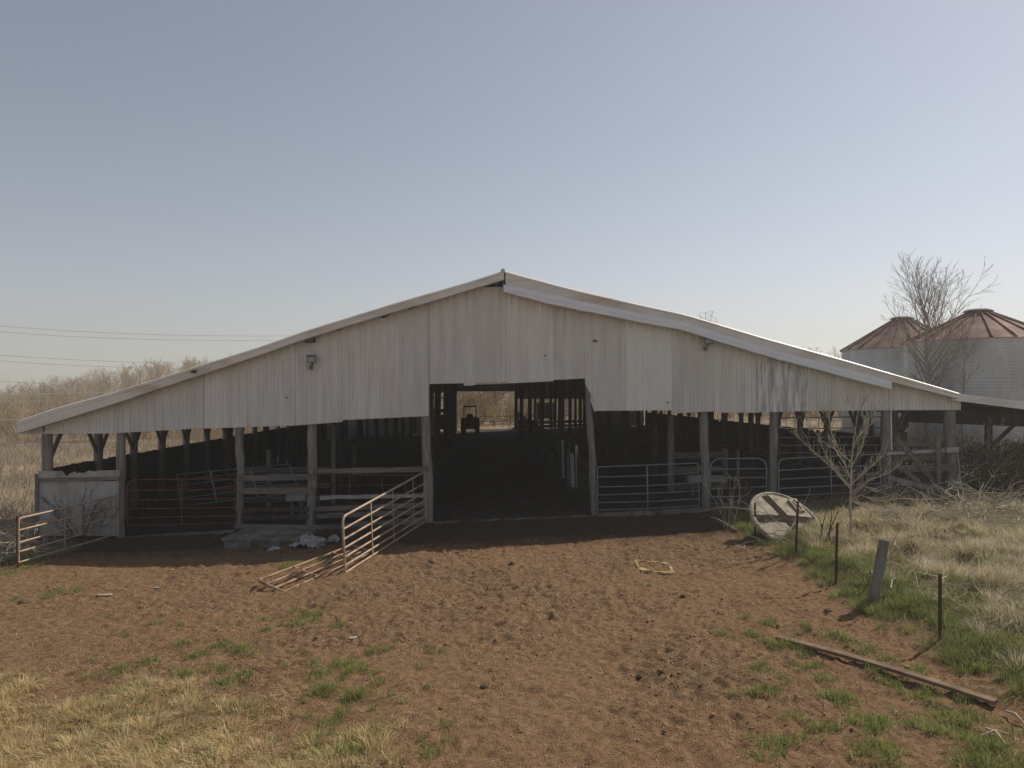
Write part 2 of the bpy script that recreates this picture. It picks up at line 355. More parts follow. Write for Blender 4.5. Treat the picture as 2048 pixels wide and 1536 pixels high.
def make_yard():
    xs = np.arange(-17, 19.01, YS); ys = np.arange(4.0, 21.0, YS)
    X, Y = np.meshgrid(xs, ys, indexing='ij')
    Z = Gn(xs[:, None] + 0 * ys[None, :], ys[None, :] + 0 * xs[:, None])
    th, tn, rt, lf, n1, n2 = yard_masks(X, Y)
    rough = 1 - 0.6 * np.clip(rt + lf, 0, 1)
    near = np.clip((14 - Y) / 8, 0, 1)
    tram = fbm(X, Y, 3.0, 4, 21); pit = fbm(X, Y, 5.5, 3, 31); pz = fbm(X, Y, 0.45, 3, 77)
    Z = Z + (n1 - 0.5) * 0.10 + (tram - 0.5) * 0.06 * rough + (np.abs(pit - 0.5) * 2 - 0.3) * 0.022 * rough + ((fbm(X, Y, 8.0, 2, 51) - 0.5) * 0.06 + (fbm(X, Y, 15.0, 2, 53) - 0.5) * 0.055) * rough * (0.75 + 0.5 * np.clip((pz - 0.35) * 3, 0, 1))
    Z = Z + rt * np.clip(X - 5.6, 0, 1) * ((fbm(X, Y, 0.9, 3, 66) - 0.5) * 0.42 + (fbm(X, Y, 2.6, 2, 67) - 0.5) * 0.16)
    # hoof pits, thicker in the churned patches
    nh = 420
    hx = RNG.uniform(-9, 5.2, nh); hy = RNG.uniform(5.5, 18, nh)
    for a, b in zip(hx, hy):
        den = float(fbm(np.array([a]), np.array([b]), 0.45, 3, 77)[0])
        if den < 0.5 + 0.12 * random.random(): continue
        i0 = int((a + 17) / YS); j0 = int((b - 4) / YS); r = 6
        sl = (slice(max(0, i0 - r), i0 + r + 1), slice(max(0, j0 - r), j0 + r + 1))
        q = np.sqrt((X[sl] - a) ** 2 + (Y[sl] - b) ** 2) / random.uniform(0.07, 0.12)
        Z[sl] += -0.055 * np.exp(-q ** 2 * 1.4) + 0.02 * np.exp(-(q - 1.4) ** 2 * 6)
    base = np.array([0.268, 0.164, 0.089]); red = np.array([0.262, 0.155, 0.083]); grey = np.array([0.228, 0.15, 0.088])
    c = base + (red - base) * np.clip((fbm(X, Y, 0.35, 3, 5) - 0.42) * 4, 0, 1)[..., None]
    c = c + (grey - c) * (np.clip((pz - 0.52) * 5, 0, 1) * 0.6)[..., None]
    def mixc(c, col, m): return c + (np.array(col) - c) * m[..., None]
    c = mixc(c, [0.24, 0.165, 0.085], np.clip(th * 0.75 + tn * 0.5, 0, 1))
    c = mixc(c, [0.20, 0.155, 0.085], rt * 0.9); c = mixc(c, [0.22, 0.165, 0.095], lf)
    c = mixc(c, [0.10, 0.058, 0.035], np.clip((Y - 16.3 + (n2 - 0.5)) / 1.2, 0, 1) * (1 - rt) * (1 - lf))   # soil darker towards the barn
    V = np.stack([X, Y, Z], -1).reshape(-1, 3); nx, ny = X.shape
    i = np.arange(nx - 1)[:, None] * ny + np.arange(ny - 1)[None, :]
    F = np.stack([i, i + ny, i + ny + 1, i + 1], -1).reshape(-1, 4)
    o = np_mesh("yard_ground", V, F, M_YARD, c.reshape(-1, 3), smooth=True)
    o["kind"] = "structure"
    return xs, ys, Z
YX, YY, YZ = make_yard()
def yz(X, Y):
    X = np.asarray(X); Y = np.asarray(Y)
    fx = np.clip((X + 17) / YS, 0, len(YX) - 2.001); fy = np.clip((Y - 4) / YS, 0, len(YY) - 2.001)
    i = fx.astype(int); j = fy.astype(int); a = fx - i; b = fy - j
    return (YZ[i, j] * (1 - a) + YZ[i + 1, j] * a) * (1 - b) + (YZ[i, j + 1] * (1 - a) + YZ[i + 1, j + 1] * a) * b
def make_field():
    xs = np.concatenate([np.linspace(-420, -60, 46), np.linspace(-57, 57, 77), np.linspace(60, 420, 46)])
    ys = np.concatenate([np.linspace(-30, 100, 100), np.linspace(104, 520, 70)])
    X, Y = np.meshgrid(xs, ys, indexing='ij'); Z = Gn(X, Y)
    inside = (X > -15.4) & (X < 17.4) & (Y > 5.6) & (Y < 20.0)
    inb = (X > -13) & (X < 12) & (Y >= 20.0) & (Y < 56)
    Z = Z - np.where(inside, 0.5, 0) - np.where(inb, 0.35, 0) - 0.02
    n = fbm(X, Y, 0.11, 4, 2)[..., None]; n2 = fbm(X, Y, 0.5, 3, 8)[..., None]
    wd = np.clip((Y - 58 + (n[..., 0] - 0.5) * 14) / 5, 0, 1)[..., None]
    c = np.array([0.27, 0.212, 0.145]) * (0.75 + 0.5 * n2) + np.array([-0.07, -0.055, -0.045]) * np.clip((n - 0.5) * 4, 0, 0.6)
    c = c + (np.array([0.22, 0.165, 0.115]) - c) * wd
    c = np.clip(c, 0.03, 1)
    V = np.stack([X, Y, Z], -1).reshape(-1, 3); nx, ny = X.shape
    i = np.arange(nx - 1)[:, None] * ny + np.arange(ny - 1)[None, :]
    F = np.stack([i, i + ny, i + ny + 1, i + 1], -1).reshape(-1, 4)
    o = np_mesh("field_ground", V, F, M_FIELD, c.reshape(-1, 3), smooth=True); o["kind"] = "structure"
make_field()

# ------------------------------------------------------------------ barn
barn = bpy.data.objects.new("barn", None); COL.objects.link(barn)
barn.location = BO; barn.rotation_euler = (0, 0, ANG); barn["_local"] = 1; ROOTS.append(barn)
tag(barn, "long open-sided livestock barn with pale ribbed metal gable and wide dark doorway", "barn")
LEN = 37.0
TOPL = [(33, 842), (109, 816), (223, 785), (396, 731), (520, 692.6), (598, 665), (674, 641), (801, 602), (940, 562), (1009, 540)]
TOPR = [(1009, 540), (1038, 548), (1124, 571), (1205, 591), (1370, 627), (1428, 644), (1528, 674), (1695, 720), (1789, 747), (1920, 785)]
BOTL = [(36, 867), (223, 809), (381, 756), (420, 744), (598, 682), (674, 656), (851, 606), (940, 579), (1008, 559)]
BOTR = [(1006, 582), (1091, 606), (1251, 638), (1370, 661), (1513, 706), (1782, 778.5)]
MIDR = [(1010, 568), (1150, 599), (1370, 644), (1528, 693), (1787, 763)]
GAPS = [(385, 430, 2.5), (586, 611, 3), (674, 720, 6), (763, 794, 7), (815, 852, 5)]
def siding_top(px):
    if px < 1007:
        y = lerp_poly(BOTL, px) - 5
        for a, b, g in GAPS:
            if a <= px <= b: y += 5 + g * (1 - (px - a) / (b - a)) + 0.6
        if px > 958: y = 574
        return y
    if px < 1785: return lerp_poly(BOTR, px) - 6
    return lerp_poly([(1785, 763), (1920, 797)], px) - 5
SHEETS = [(40, 219, 867.5, 867, M_SIDE), (219, 409, 867, 856, M_SIDE), (409, 497, 857, 854, M_SIDE), (497, 591, 854, 851, M_SIDE), (591, 685, 851, 843.7, M_SIDE),
          (685, 776, 840, 836, M_SIDE), (776, 859, 836, 832, M_SIDE), (859, 928, 768, 766.5, M_SIDE), (928, 1013, 771.5, 767, M_SIDE), (1013, 1106, 767, 762.5, M_SIDE),
          (1106, 1170, 760, 757, M_SIDE), (1170, 1188, 768, 800, M_SIDE), (1188, 1251, 822, 821, M_SIDE), (1251, 1344, 821, 820.5, M_SIDEN), (1344, 1427, 827, 822.5, M_SIDE),
          (1427, 1513, 825, 825.5, M_SIDE), (1513, 1616, 825, 822, M_SIDEW), (1616, 1785, 822, 820.6, M_SIDE), (1785, 1921, 820.6, 820, M_SIDE)]
def make_sheet(k, a, b, y0, y1, m):
    la, lb = Bl(a, 800).x, Bl(b, 800).x
    if b in (219, 409, 591, 859, 1251, 1344, 1513, 1785): lb -= 0.012
    pitch = 0.215; xs = []; x = la; ph = random.uniform(0, 0.1)
    rib = 0.036 if m is not M_SIDEN else 0.042
    pr = [(0, 0), (0.012, rib), (0.040, rib), (0.052, 0), (0.118, 0), (0.124, rib * 0.3), (0.136, rib * 0.3), (0.142, 0)]
    n0 = -1
    while True:
        for q, h in pr:
            xx = la + n0 * pitch + ph + q
            if la < xx < lb: xs.append((xx, h))
        n0 += 1
        if la + n0 * pitch > lb: break
    xs = [(la - 0.004, 0)] + xs + [(lb + (0.001 if b in (219, 409, 591, 859, 1251, 1344, 1513, 1785) else 0.006), 0)]
    off = -0.006 * (k % 2) - 0.004
    rows = 5; vs = []; fs = []
    for i, (lx, h) in enumerate(xs):
        t = (lx - la) / (lb - la); px = a + (b - a) * min(1, max(0, t))
        ztop = Bl(px, siding_top(px)).z; yb = y0 + (y1 - y0) * t
        if k == 13: yb += 1.6 * (random.random() - 0.3)
        if k == 8 and 952 < px: yb = 767.5
        zb = Bl(px, yb).z
        for r in range(rows):
            z = zb + (ztop - zb) * r / (rows - 1)
            wav = 0.012 * math.sin(lx * 1.7 + r * 2.1 + k) + (0.012 * math.sin(k * 3.1 + lx * 4) if r == 0 else 0)
            vs.append((lx, off - h + wav * 0.6 - (0.015 if r == 0 else 0), z))
    for i in range(len(xs) - 1):
        for r in range(rows - 1):
            fs.append((i * rows + r, (i + 1) * rows + r, (i + 1) * rows + r + 1, i * rows + r + 1))
    mb = MB().add(vs, fs)
    o = mb.build("siding_sheet", m, barn)
    md = o.modifiers.new("thickness", 'SOLIDIFY'); md.thickness = 0.003; md.offset = 1
    return o
for k, a in enumerate(SHEETS):
    o = make_sheet(k, *a)
    if a[4] is M_SIDEN: o["label"] = "newer paler siding sheet"
    if a[4] is M_SIDEW: o["label"] = "weathered streaky grey siding sheet"
mb = MB(); p0, p1 = Bl(952, 767.5, -0.03), Bl(1014, 766, -0.03); mb.beam(p0, p1, 0.03, 0.05); mb.build("door_header", M_RUSTT, barn)
# sheet edge flap by the right door post
mb = MB(); q = [Bl(1171, 768, 0.05), Bl(1188, 795, 0.04), Bl(1189, 826, 0.04), Bl(1181, 800, 0.05)]
mb.add(q + [v + Vector((0, 0.01, 0)) for v in q], [(0, 1, 2, 3), (7, 6, 5, 4), (0, 4, 5, 1), (1, 5, 6, 2), (2, 6, 7, 3), (3, 7, 4, 0)]); mb.build("torn_flap", M_SIDEW, barn)

for px, py, w_ in ((1190, 682, 0.09), (1090, 711, 0.05), (1334, 805, 0.07), (573, 795, 0.05)):  # raised black patches stand in for the shade inside small siding holes
    c = Bl(px, py, -0.045); mb = MB(); mb.add([c + Vector((w_ * a, b_, w_ * 0.5 * e)) for a, b_, e in ((-1, 0, 0.1), (-0.2, -0.01, 0.7), (0.9, 0, 0.2), (0.3, -0.012, -0.8))] + [c + Vector((0, 0.03, 0))], [(0, 1, 2, 3), (0, 4, 1), (1, 4, 2), (2, 4, 3), (3, 4, 0)]); mb.build("hole_shade", M_BLACK, barn)
def profile_strip(name, pts, m, d, prof):
    """pts: (px, ytop, ybot); prof: list of (depth offset, share from top, px offset)"""
    vs = []; n = len(prof); fs = []
    for px, yt, yb in pts:
        for dd, sh, po in prof:
            p = Bl(px, yt + (yb - yt) * sh + po, d); vs.append((p.x, d + dd, p.z))
    for i in range(len(pts) - 1):
        for j in range(n - 1): fs.append((i * n + j, (i + 1) * n + j, (i + 1) * n + j + 1, i * n + j + 1))
    fs.append(tuple(range(n))); fs.append(tuple((len(pts) - 1) * n + j for j in range(n - 1, -1, -1)))
    return MB().add(vs, fs).build(name, m, barn)
def dense(poly, a, b, step=22):
    xs = [a]
    while xs[-1] + step < b: xs.append(xs[-1] + step)
    return xs + [b]
D0 = -0.36
wob = lambda x: 0.7 * math.sin(x * 0.045) + 0.4 * math.sin(x * 0.11)
pts = [(x, lerp_poly(TOPL, x), lerp_poly(BOTL, x)) for x in dense(TOPL, 33, 1008)]
pts = [(x, a, max(b, a + 17)) for x, a, b in pts]
profile_strip("rake_trim", pts, M_TRIM, D0, [(0.3, 0, 1.0), (0.05, 0, 0), (0.0, 0, 2.0), (0.0, 0.36, 0), (0.015, 0.39, 0), (0.012, 0.5, 0), (-0.004, 0.53, 0), (-0.006, 1, 0), (0.2, 1, 0)])
pts = [(x, lerp_poly(TOPR, x) + 1, lerp_poly(MIDR, x)) for x in dense(TOPR, 1011, 1788)]
profile_strip("rake_trim", pts, M_TRIM, D0, [(0.3, 0, 0.8), (0.06, 0, -0.6), (0.0, 0, 2.2), (0.0, 0.3, 0), (0.012, 0.36, 0), (0.0, 0.45, 0), (0.0, 1, 1), (0.1, 1, 1)])
pts = [(x, lerp_poly(MIDR, x) + wob(x) * 0.3, lerp_poly(BOTR, x) + wob(x) * 0.6) for x in dense(MIDR, 1007, 1784)]
o = profile_strip("rake_trim", pts, M_TRIMN, D0 - 0.02, [(0.06, 0, 0), (0.0, 0, 1), (0.0, 0.55, 0), (0.01, 0.6, 0), (0.0, 0.65, 0), (0.005, 1, 0), (0.2, 1, 0)]); o["label"] = "newer bluish metal rake trim"
pts = [(x, lerp_poly(TOPR, x) + 1, lerp_poly([(1786, 764), (1920, 798)], x)) for x in dense(TOPR, 1787, 1920)]
profile_strip("rake_trim", pts, M_TRIM, D0 + 0.01, [(0.3, 0, 0.8), (0.06, 0, -0.4), (0.0, 0, 2), (0.0, 0.45, 0), (0.012, 0.5, 0), (0.0, 0.55, 0), (0.0, 1, 0), (0.2, 1, 0)])
# bent patch in the left trim
mb = MB(); c = Bl(386, 744, D0 - 0.02)
mb.add([c + Vector(v) for v in ((-0.09, 0, 0.0), (0.02, -0.03, 0.06), (0.12, 0.0, 0.03), (0.06, -0.03, -0.02), (0.13, -0.01, -0.07), (0.02, -0.02, -0.03))], [(0, 5, 3, 1), (1, 3, 2), (3, 5, 4)]); mb.build("torn_flap", M_BLACK, barn)
# roof skins (solid), running back the length of the barn
def roof(poly, drop, name):
    q = [Bl(px, py + drop, D0 + 0.05) for px, py in poly]
    vs = []; n = len(q)
    for y in (D0 + 0.07, LEN + 0.5):
        for p in q: vs.append((p.x, y, p.z))
        for p in q: vs.append((p.x, y, p.z - 0.045))
    fs = []
    for i in range(n - 1):
        fs += [(i, i + 1, 2 * n + i + 1, 2 * n + i), (n + i + 1, n + i, 3 * n + i, 3 * n + i + 1), (i, n + i, n + i + 1, i + 1), (2 * n + i, 2 * n + i + 1, 3 * n + i + 1, 3 * n + i)]
    fs += [(0, 2 * n, 3 * n, n), (n - 1, 2 * n - 1, 4 * n - 1, 3 * n - 1)]
    MB().add(vs, fs).build(name, M_ROOF, barn)
    return q
ql = roof(TOPL, 2.5, "roof_slope"); qr = roof(TOPR, 3.0, "roof_slope")
mb = MB(); a = Bl(1006, 541, D0); mb.tube([(a.x, D0 - 0.0, a.z), (a.x, LEN + 0.4, a.z)], 0.06, 8); mb.build("ridge_cap", M_ROOF, barn)
PROF = [(p.x, p.z) for p in ql] + [(p.x, p.z) for p in qr[1:]]
def roof_z(lx): return lerp_poly(PROF, lx)
# rafters, purlins
for k in range(9):
    y = 0.55 + k * 4.5
    mb = MB()
    for poly in (PROF[:10], PROF[9:]):
        for (a, za), (b, zb) in zip(poly, poly[1:]): mb.beam((a, y, za - 0.22), (b, y, zb - 0.22), 0.06, 0.2)
    mb.beam((-5.6, y, roof_z(-5.6) - 0.5), (5.4, y, roof_z(5.4) - 0.5), 0.07, 0.22)
    for s in (-1, 1): mb.beam((s * 2.6, y, roof_z(s * 5.4) - 0.5), (s * 0.2, y, roof_z(0) - 0.3), 0.06, 0.14)
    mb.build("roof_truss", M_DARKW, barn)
for lx in np.linspace(-12.8, 12.2, 18):
    mb = MB(); z = roof_z(lx) - 0.09; mb.beam((lx, 0.05, z), (lx, LEN, z), 0.05, 0.07); mb.build("purlin", M_DARKW, barn)
# crossed sticks seen in the open peak
mb = MB()
for (a, b), (c, d) in (((965, 575), (985, 560)), ((990, 575), (1003, 556)), ((1003, 576), (1012, 548))):
    mb.beam(Bl(a, b, 0.1), Bl(c, d, 0.1), 0.05, 0.07)
mb.build("peak_brace", M_POST, barn)
# walls of boards along the sides
def board_wall(lx, y0, y1, ztop, name, gaps=()):
    mb = MB(); y = y0
    while y < y1:
        wv = random.uniform(0.18, 0.26); z0 = GB(lx, y) - 0.15
        zt = ztop + random.uniform(-0.02, 0.01) - (random.uniform(0.06, 0.12) if random.random() < 0.03 else 0)
        mb.beam((lx + random.uniform(-0.006, 0.006), y + wv / 2, z0), (lx + random.uniform(-0.01, 0.01), y + wv / 2, zt), 0.03, wv - 0.012, up=(0, 1, 0)); y += wv
    for h in (0.25, 0.8): mb.beam((lx + (0.05 if lx < 0 else -0.05), y0, ztop - h), (lx + (0.05 if lx < 0 else -0.05), y1, ztop - h), 0.05, 0.14)
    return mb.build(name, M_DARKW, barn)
LXL, LXR = Bl(90, 900).x, Bl(1901, 900).x
ZL, ZR = 1.56, 2.16
board_wall(LXL - 0.12, 0.1, LEN, ZL, "low_side_wall"); board_wall(LXR + 0.12, 3.6, LEN, ZR, "low_side_wall")
# posts
def log(name, pts, r, m=M_POST, n=12, parent=None):
    pp = []
    for (a, b) in zip(pts, pts[1:]):
        for t in (0, 0.25, 0.5, 0.75): pp.append(Vector(a).lerp(Vector(b), t))
    pp.append(Vector(pts[-1])); pp = [p + Vector((random.uniform(-0.012, 0.012), random.uniform(-0.012, 0.012), 0)) for p in pp]
    mb = MB(); mb.tube(pp, [r * random.uniform(0.93, 1.07) for _ in pp], n, jit=0.05)
    return mb.build(name, m, parent or barn)
def side_post(lx, ly, ztop, zb, r=0.13):
    p = log("post", [(lx, ly, GB(lx, ly) - 0.2), (lx + random.uniform(-0.02, 0.02), ly, ztop)], r)
    for s in (-1, 1):
        if ly + s * 0.85 < 0.1: continue
        mb = MB(); mb.beam((lx, ly + s * 0.06, zb), (lx, ly + s * 0.85, ztop - 0.03), 0.05, 0.13)
        b = mb.build("brace", M_POST, barn); b.parent = p
for k in range(17):
    ly = 0.0 if k == 0 else 0.52 + 2.25 * k
    side_post(LXL, max(ly, 0.12), roof_z(LXL) - 0.2, 1.75)
    if k: side_post(LXR, ly, roof_z(LXR) - 0.2, 2.35, 0.12)
for lx in (LXL, LXR):
    mb = MB(); z = roof_z(lx) - 0.16; mb.beam((lx, 0.05, z), (lx, LEN, z), 0.09, 0.2); mb.build("wall_plate", M_DARKW, barn)
FP = [([(243, 860), (241, 960), (240, 1078)], 0.125), ([(480, 850), (478, 890), (482, 950), (479, 1000), (478, 1056)], 0.115), ([(624, 845), (625, 930), (624, 985), (620, 1066)], 0.13),
      ([(850, 826), (853, 890), (856, 960), (857, 1052)], 0.135), ([(1177, 775), (1180, 850), (1185, 930), (1189, 1036)], 0.105), ([(1408, 820), (1408, 880), (1411, 950), (1412, 1032)], 0.125),
      ([(1548, 820), (1547, 880), (1544, 1000)], 0.115), ([(1773, 815), (1773, 900), (1773, 1018)], 0.14), ([(1899, 815), (1900, 900), (1901, 1016)], 0.15)]
for pp, r in FP:
    log("post", [Bl(x, y, 0.16) for x, y in pp], r)
for row, sp, r in ((-5.65, 4.5, 0.11), (-2.42, 7.2, 0.12), (2.38, 7.2, 0.12), (5.4, 4.5, 0.11), (-9.4, 4.5, 0.1), (9.0, 4.5, 0.1)):
    for k in range(1, int(36 / sp) + 1):
        ly = k * sp + 0.4; jx = random.uniform(-0.08, 0.08)
        log("post", [(row + jx, ly, GB(row, ly) - 0.2), (row + jx + random.uniform(-0.08, 0.08), ly, roof_z(row) - 0.2)], r, M_DARKW, n=8)  # inner rows use darker timber, putting the interior's shade into their colour
# rear gable
def rear():
    y = LEN + 0.1
    parts = [(-13.6, -4.2, -0.8), (-4.2, -2.5, 3.75), (-2.5, 2.35, 3.85), (2.35, 7.9, 3.25), (7.9, 12.8, -0.3)]
    for a, b, zb in parts:
        xs = np.arange(a, b + 0.001, 0.2375 if False else 0.2); xs = list(xs) + [b]
        vs = []; fs = []
        for i, x in enumerate(xs):
            d = 0.02 * (i % 2); vs += [(x, y + d, zb), (x, y + d, roof_z(x) - 0.05)]
        for i in range(len(xs) - 1): fs.append((2 * i, 2 * i + 2, 2 * i + 3, 2 * i + 1))
        o = MB().add(vs, fs).build("rear_siding", M_SIDE, barn)
        o.modifiers.new("thickness", 'SOLIDIFY').thickness = 0.004
    for x in (-4.1, -2.5, 2.35, 2.9, 3.9, 5.2, 6.2, 7.2, 7.9):
        log("post", [(x, y - 0.1, GB(x, y) - 0.2), (x + random.uniform(-0.1, 0.1), y - 0.1, roof_z(x) - 0.2)], 0.11, M_DARKW, n=8)
    mb = MB()
    for z in (0.95, 1.25): mb.beam((2.4, y - 0.02, GB(3, y) + z - 0.75), (8, y - 0.02, GB(8, y) + z - 0.75), 0.04, 0.2)
    mb.beam((-4.2, y, 2.3), (-2.5, y, 2.3), 0.04, 0.3); mb.beam((-4.2, y, 1.4), (-2.5, y, 1.4), 0.04, 1.2); mb.beam((-4.2, y, 3.35), (-2.5, y, 3.3), 0.04, 0.1)
    mb.build("rear_boards", M_DARKW, barn)
rear()
# concrete kerbs under the front bays
def kerb(pa, pb, h, name="concrete_kerb", d=0.05, w=0.22):
    a, b = Bl(*pa, d), Bl(*pb, d); n = 14; vs = []; fs = []
    for i in range(n + 1):
        t = i / n; x = a.x + (b.x - a.x) * t; z = a.z + (b.z - a.z) * t
        j = random.uniform(-0.02, 0.02)
        vs += [(x, d - w / 2 + j, z - 0.4), (x, d - w / 2 + j, z + h + random.uniform(-0.015, 0.01)), (x, d + w / 2, z + h + random.uniform(-0.01, 0.01)), (x, d + w / 2, z - 0.4)]
    for i in range(n):
        for j in range(3): fs.append((i * 4 + j, i * 4 + 4 + j, i * 4 + 5 + j, i * 4 + 1 + j))
    fs += [(0, 1, 2, 3), tuple(n * 4 + j for j in (3, 2, 1, 0))]
    MB().add(vs, fs).build(name, M_CONC, barn)
kerb((250, 1079), (470, 1066), 0.08); kerb((486, 1066), (614, 1060), 0.08); kerb((630, 1066), (848, 1048), 0.2)
kerb((866, 1048), (1180, 1034), 0.05); kerb((1196, 1036), (1402, 1024), 0.13); kerb((1420, 1040), (1540, 1012), 0.36); kerb((1556, 1015), (1765, 1006), 0.1)
# corner panel of sheet metal and boards
def panel():
    a, b = 76, 238; n = 40; vs = []; fs = []
    for i in range(n + 1):
        px = a + (b - a) * i / n; h = 0.008 if i % 4 in (1, 2) else 0
        yt = 962; yb = 1072 - (px - a) * 0.0
        for y in (yt, yb): p = Bl(px, y, -0.03); vs.append((p.x, -0.03 - h, p.z))
    for i in range(n): fs.append((2 * i, 2 * i + 2, 2 * i + 3, 2 * i + 1))
    o = MB().add(vs, fs).build("corner_panel", M_PANEL, barn); o.modifiers.new("thickness", 'SOLIDIFY').thickness = 0.004
    tops = [(76, 942), (124, 942), (130, 949), (134, 953), (138, 948), (144, 945), (150, 943), (152, 947), (158, 945), (168, 946), (176, 941), (190, 943), (200, 941), (239, 940)]
    vs = []; fs = []
    for i, (px, y) in enumerate(tops):
        for yy in (y, 956 - (px - 76) * 0.008): p = Bl(px, yy, -0.06); vs += [(p.x, -0.06, p.z), (p.x, -0.03, p.z)]
    for i in range(len(tops) - 1):
        k = i * 4; fs += [(k, k + 4, k + 6, k + 2), (k + 1, k + 3, k + 7, k + 5), (k, k + 1, k + 5, k + 4), (k + 2, k + 6, k + 7, k + 3)]
    MB().add(vs, fs).build("panel_board", M_PANEL, barn)
    mb = MB(); mb.beam(Bl(74, 960, -0.05), Bl(238, 956, -0.05), 0.06, 0.1); mb.build("panel_rail", M_BOARD, barn)
    mb = MB(); p = Bl(75, 1005, -0.02); mb.beam((p.x, -0.02, -0.6), (p.x, -0.02, 1.45), 0.09, 0.09); mb.build("panel_post", M_BOARD, barn)
panel()
# rails nailed across the front bays
def rail(px0, y0, px1, y1, thick, m=M_BOARD, d=0.0, name="rail_board", par=None):
    a, b = Bl(px0, y0, d), Bl(px1, y1, d); n = 6; mb = MB(); h = thick / FPX * 20
    vs = []; fs = []
    for i in range(n + 1):
        p = a.lerp(b, i / n); j = random.uniform(-0.012, 0.012); k = random.uniform(-0.01, 0.01)
        vs += [p + Vector((0, -0.022, -h / 2 + j)), p + Vector((0, -0.022, h / 2 + k)), p + Vector((0, 0.022, h / 2 + k)), p + Vector((0, 0.022, -h / 2 + j))]
    for i in range(n):
        for j in range(4): fs.append((i * 4 + j, i * 4 + 4 + j, i * 4 + 4 + (j + 1) % 4, i * 4 + (j + 1) % 4))
    fs += [(0, 1, 2, 3), tuple(n * 4 + j for j in (3, 2, 1, 0))]
    mb.add(vs, fs); return mb.build(name, m, par or barn)
rail(476, 956, 630, 954, 12); rail(476, 982, 628, 981, 12, M_BOARDT)
rail(630, 943, 858, 938, 10); rail(640, 995, 850, 991, 7, M_BOARDL); rail(632, 1018, 850, 1010, 9); rail(632, 1032, 850, 1024, 10)
rail(486, 1020, 616, 1018, 10, M_DARKW); rail(486, 1036, 616, 1033, 9, M_DARKW)
# conduit by the right post
mb = MB(); mb.tube([Bl(1782, 815, 0.05), Bl(1782.5, 860, 0.03), Bl(1783.5, 900, 0.02)], 0.018, 8); mb.build("conduit", M_TRIMN, barn)
# dark soil floor inside
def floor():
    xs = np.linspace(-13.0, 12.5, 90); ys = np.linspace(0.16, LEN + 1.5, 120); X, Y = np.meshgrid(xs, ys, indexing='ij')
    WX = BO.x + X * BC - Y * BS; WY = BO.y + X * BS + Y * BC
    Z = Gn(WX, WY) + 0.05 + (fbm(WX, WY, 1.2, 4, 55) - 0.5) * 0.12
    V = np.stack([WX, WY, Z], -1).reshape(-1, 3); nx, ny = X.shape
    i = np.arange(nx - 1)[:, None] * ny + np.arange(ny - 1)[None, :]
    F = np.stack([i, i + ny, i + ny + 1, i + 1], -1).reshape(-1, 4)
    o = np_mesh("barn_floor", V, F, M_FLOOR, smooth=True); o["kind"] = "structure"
floor()

# ------------------------------------------------------------------ interior fittings
def stall_fence(lx, label, pale=()):
    t = thing("stall_fence", Wd(lx, 0.6, GB(lx, 0.6)), label, "fence", "board fences along the barn aisle")
    for h in (0.25, 0.6, 0.95, 1.35):
        mb = MB()
        for k in range(8):
            y0, y1 = 0.6 + k * 4.5, 5.1 + k * 4.5
            mb.beam(Wd(lx, y0, GB(lx, y0) + h), Wd(lx, y1 - 0.01, GB(lx, y1) + h), 0.035, 0.2, jit=0.012)
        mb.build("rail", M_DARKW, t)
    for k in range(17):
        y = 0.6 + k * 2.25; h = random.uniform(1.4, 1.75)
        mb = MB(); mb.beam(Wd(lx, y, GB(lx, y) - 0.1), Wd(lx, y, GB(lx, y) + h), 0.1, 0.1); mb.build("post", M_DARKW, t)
stall_fence(-2.42, "dark board fence lining the left side of the barn aisle")
stall_fence(2.38, "dark board fence lining the right side of the barn aisle")
for k, (px, ya, yb, d) in enumerate(((1127, 880, 956, 6.2), (1137, 900, 967, 4.8), (1146, 906, 974, 3.6), (1155, 890, 976, 3.0))):
    a, b = BW(px, yb, d), BW(px + (-2 if k != 1 else 0), ya, d); mb = MB(); mb.beam(a, b, 0.05, 0.09 if k in (0, 3) else 0.12)
    single("stake", mb, M_BOARDL if k != 1 else M_BOARD, a, ["pale thin stake standing deepest on the right of the barn aisle", "dim grey stake second deepest on the right of the barn aisle",
           "whitest stake with dark bands right of the barn aisle", "pale stake nearest the right door post inside the barn"][k], "stake", "pale stakes along the right of the aisle")
def cross_fence(spec, d, label, name="pen_fence"):
    base = BW(spec[0][0][0], 1000, d); base.z = G(base.x, base.y)
    t = thing(name, base, label, "fence", "board pen fences inside the barn")
    for (x0, y0, x1, y1, h) in spec[0]:
        mb = MB(); mb.beam(BW(x0, y0, d), BW(x1, y1, d), 0.04, h / FPX * (20 + d), jit=0.01); mb.build("rail", M_BOARD, t)
    for (px, y0, y1, wd) in spec[1]:
        mb = MB(); a, b = BW(px, y0, d + 0.08), BW(px, y1, d + 0.08); b.z = G(b.x, b.y) - 0.05; mb.tube([b, a], wd / FPX * (20 + d) / 2, 8); mb.build("post", M_POST, t)
cross_fence(([(488, 942, 660, 938, 11), (488, 975, 660, 970, 10), (488, 1000, 660, 996, 10)], [(538, 900, 990, 10), (667, 850, 985, 10)]), 4.0, "grey board pen fence inside the left bays below a short round post")
cross_fence(([(1346, 912, 1450, 909, 12), (1346, 940, 1450, 937, 11), (1346, 975, 1450, 970, 10)], [(1342, 832, 985, 14), (1450, 897, 970, 12), (1476, 899, 970, 7)]), 3.6, "grey board pen fence inside the right bays behind the tall pole")
for k, (px, ya, yb, wd) in enumerate(((687, 890, 930, 6), (709, 890, 916, 5))):
    mb = MB(); a = BW(px, 985, 9); a.z = G(a.x, a.y); b = BW(px, ya, 9); mb.tube([a, b], 0.09, 10)
    single("short_post", mb, M_CONC, a, ["pale short post left of the pair behind the left bay", "pale short post right of the pair behind the left bay"][k], "post", "pale short posts inside the barn")
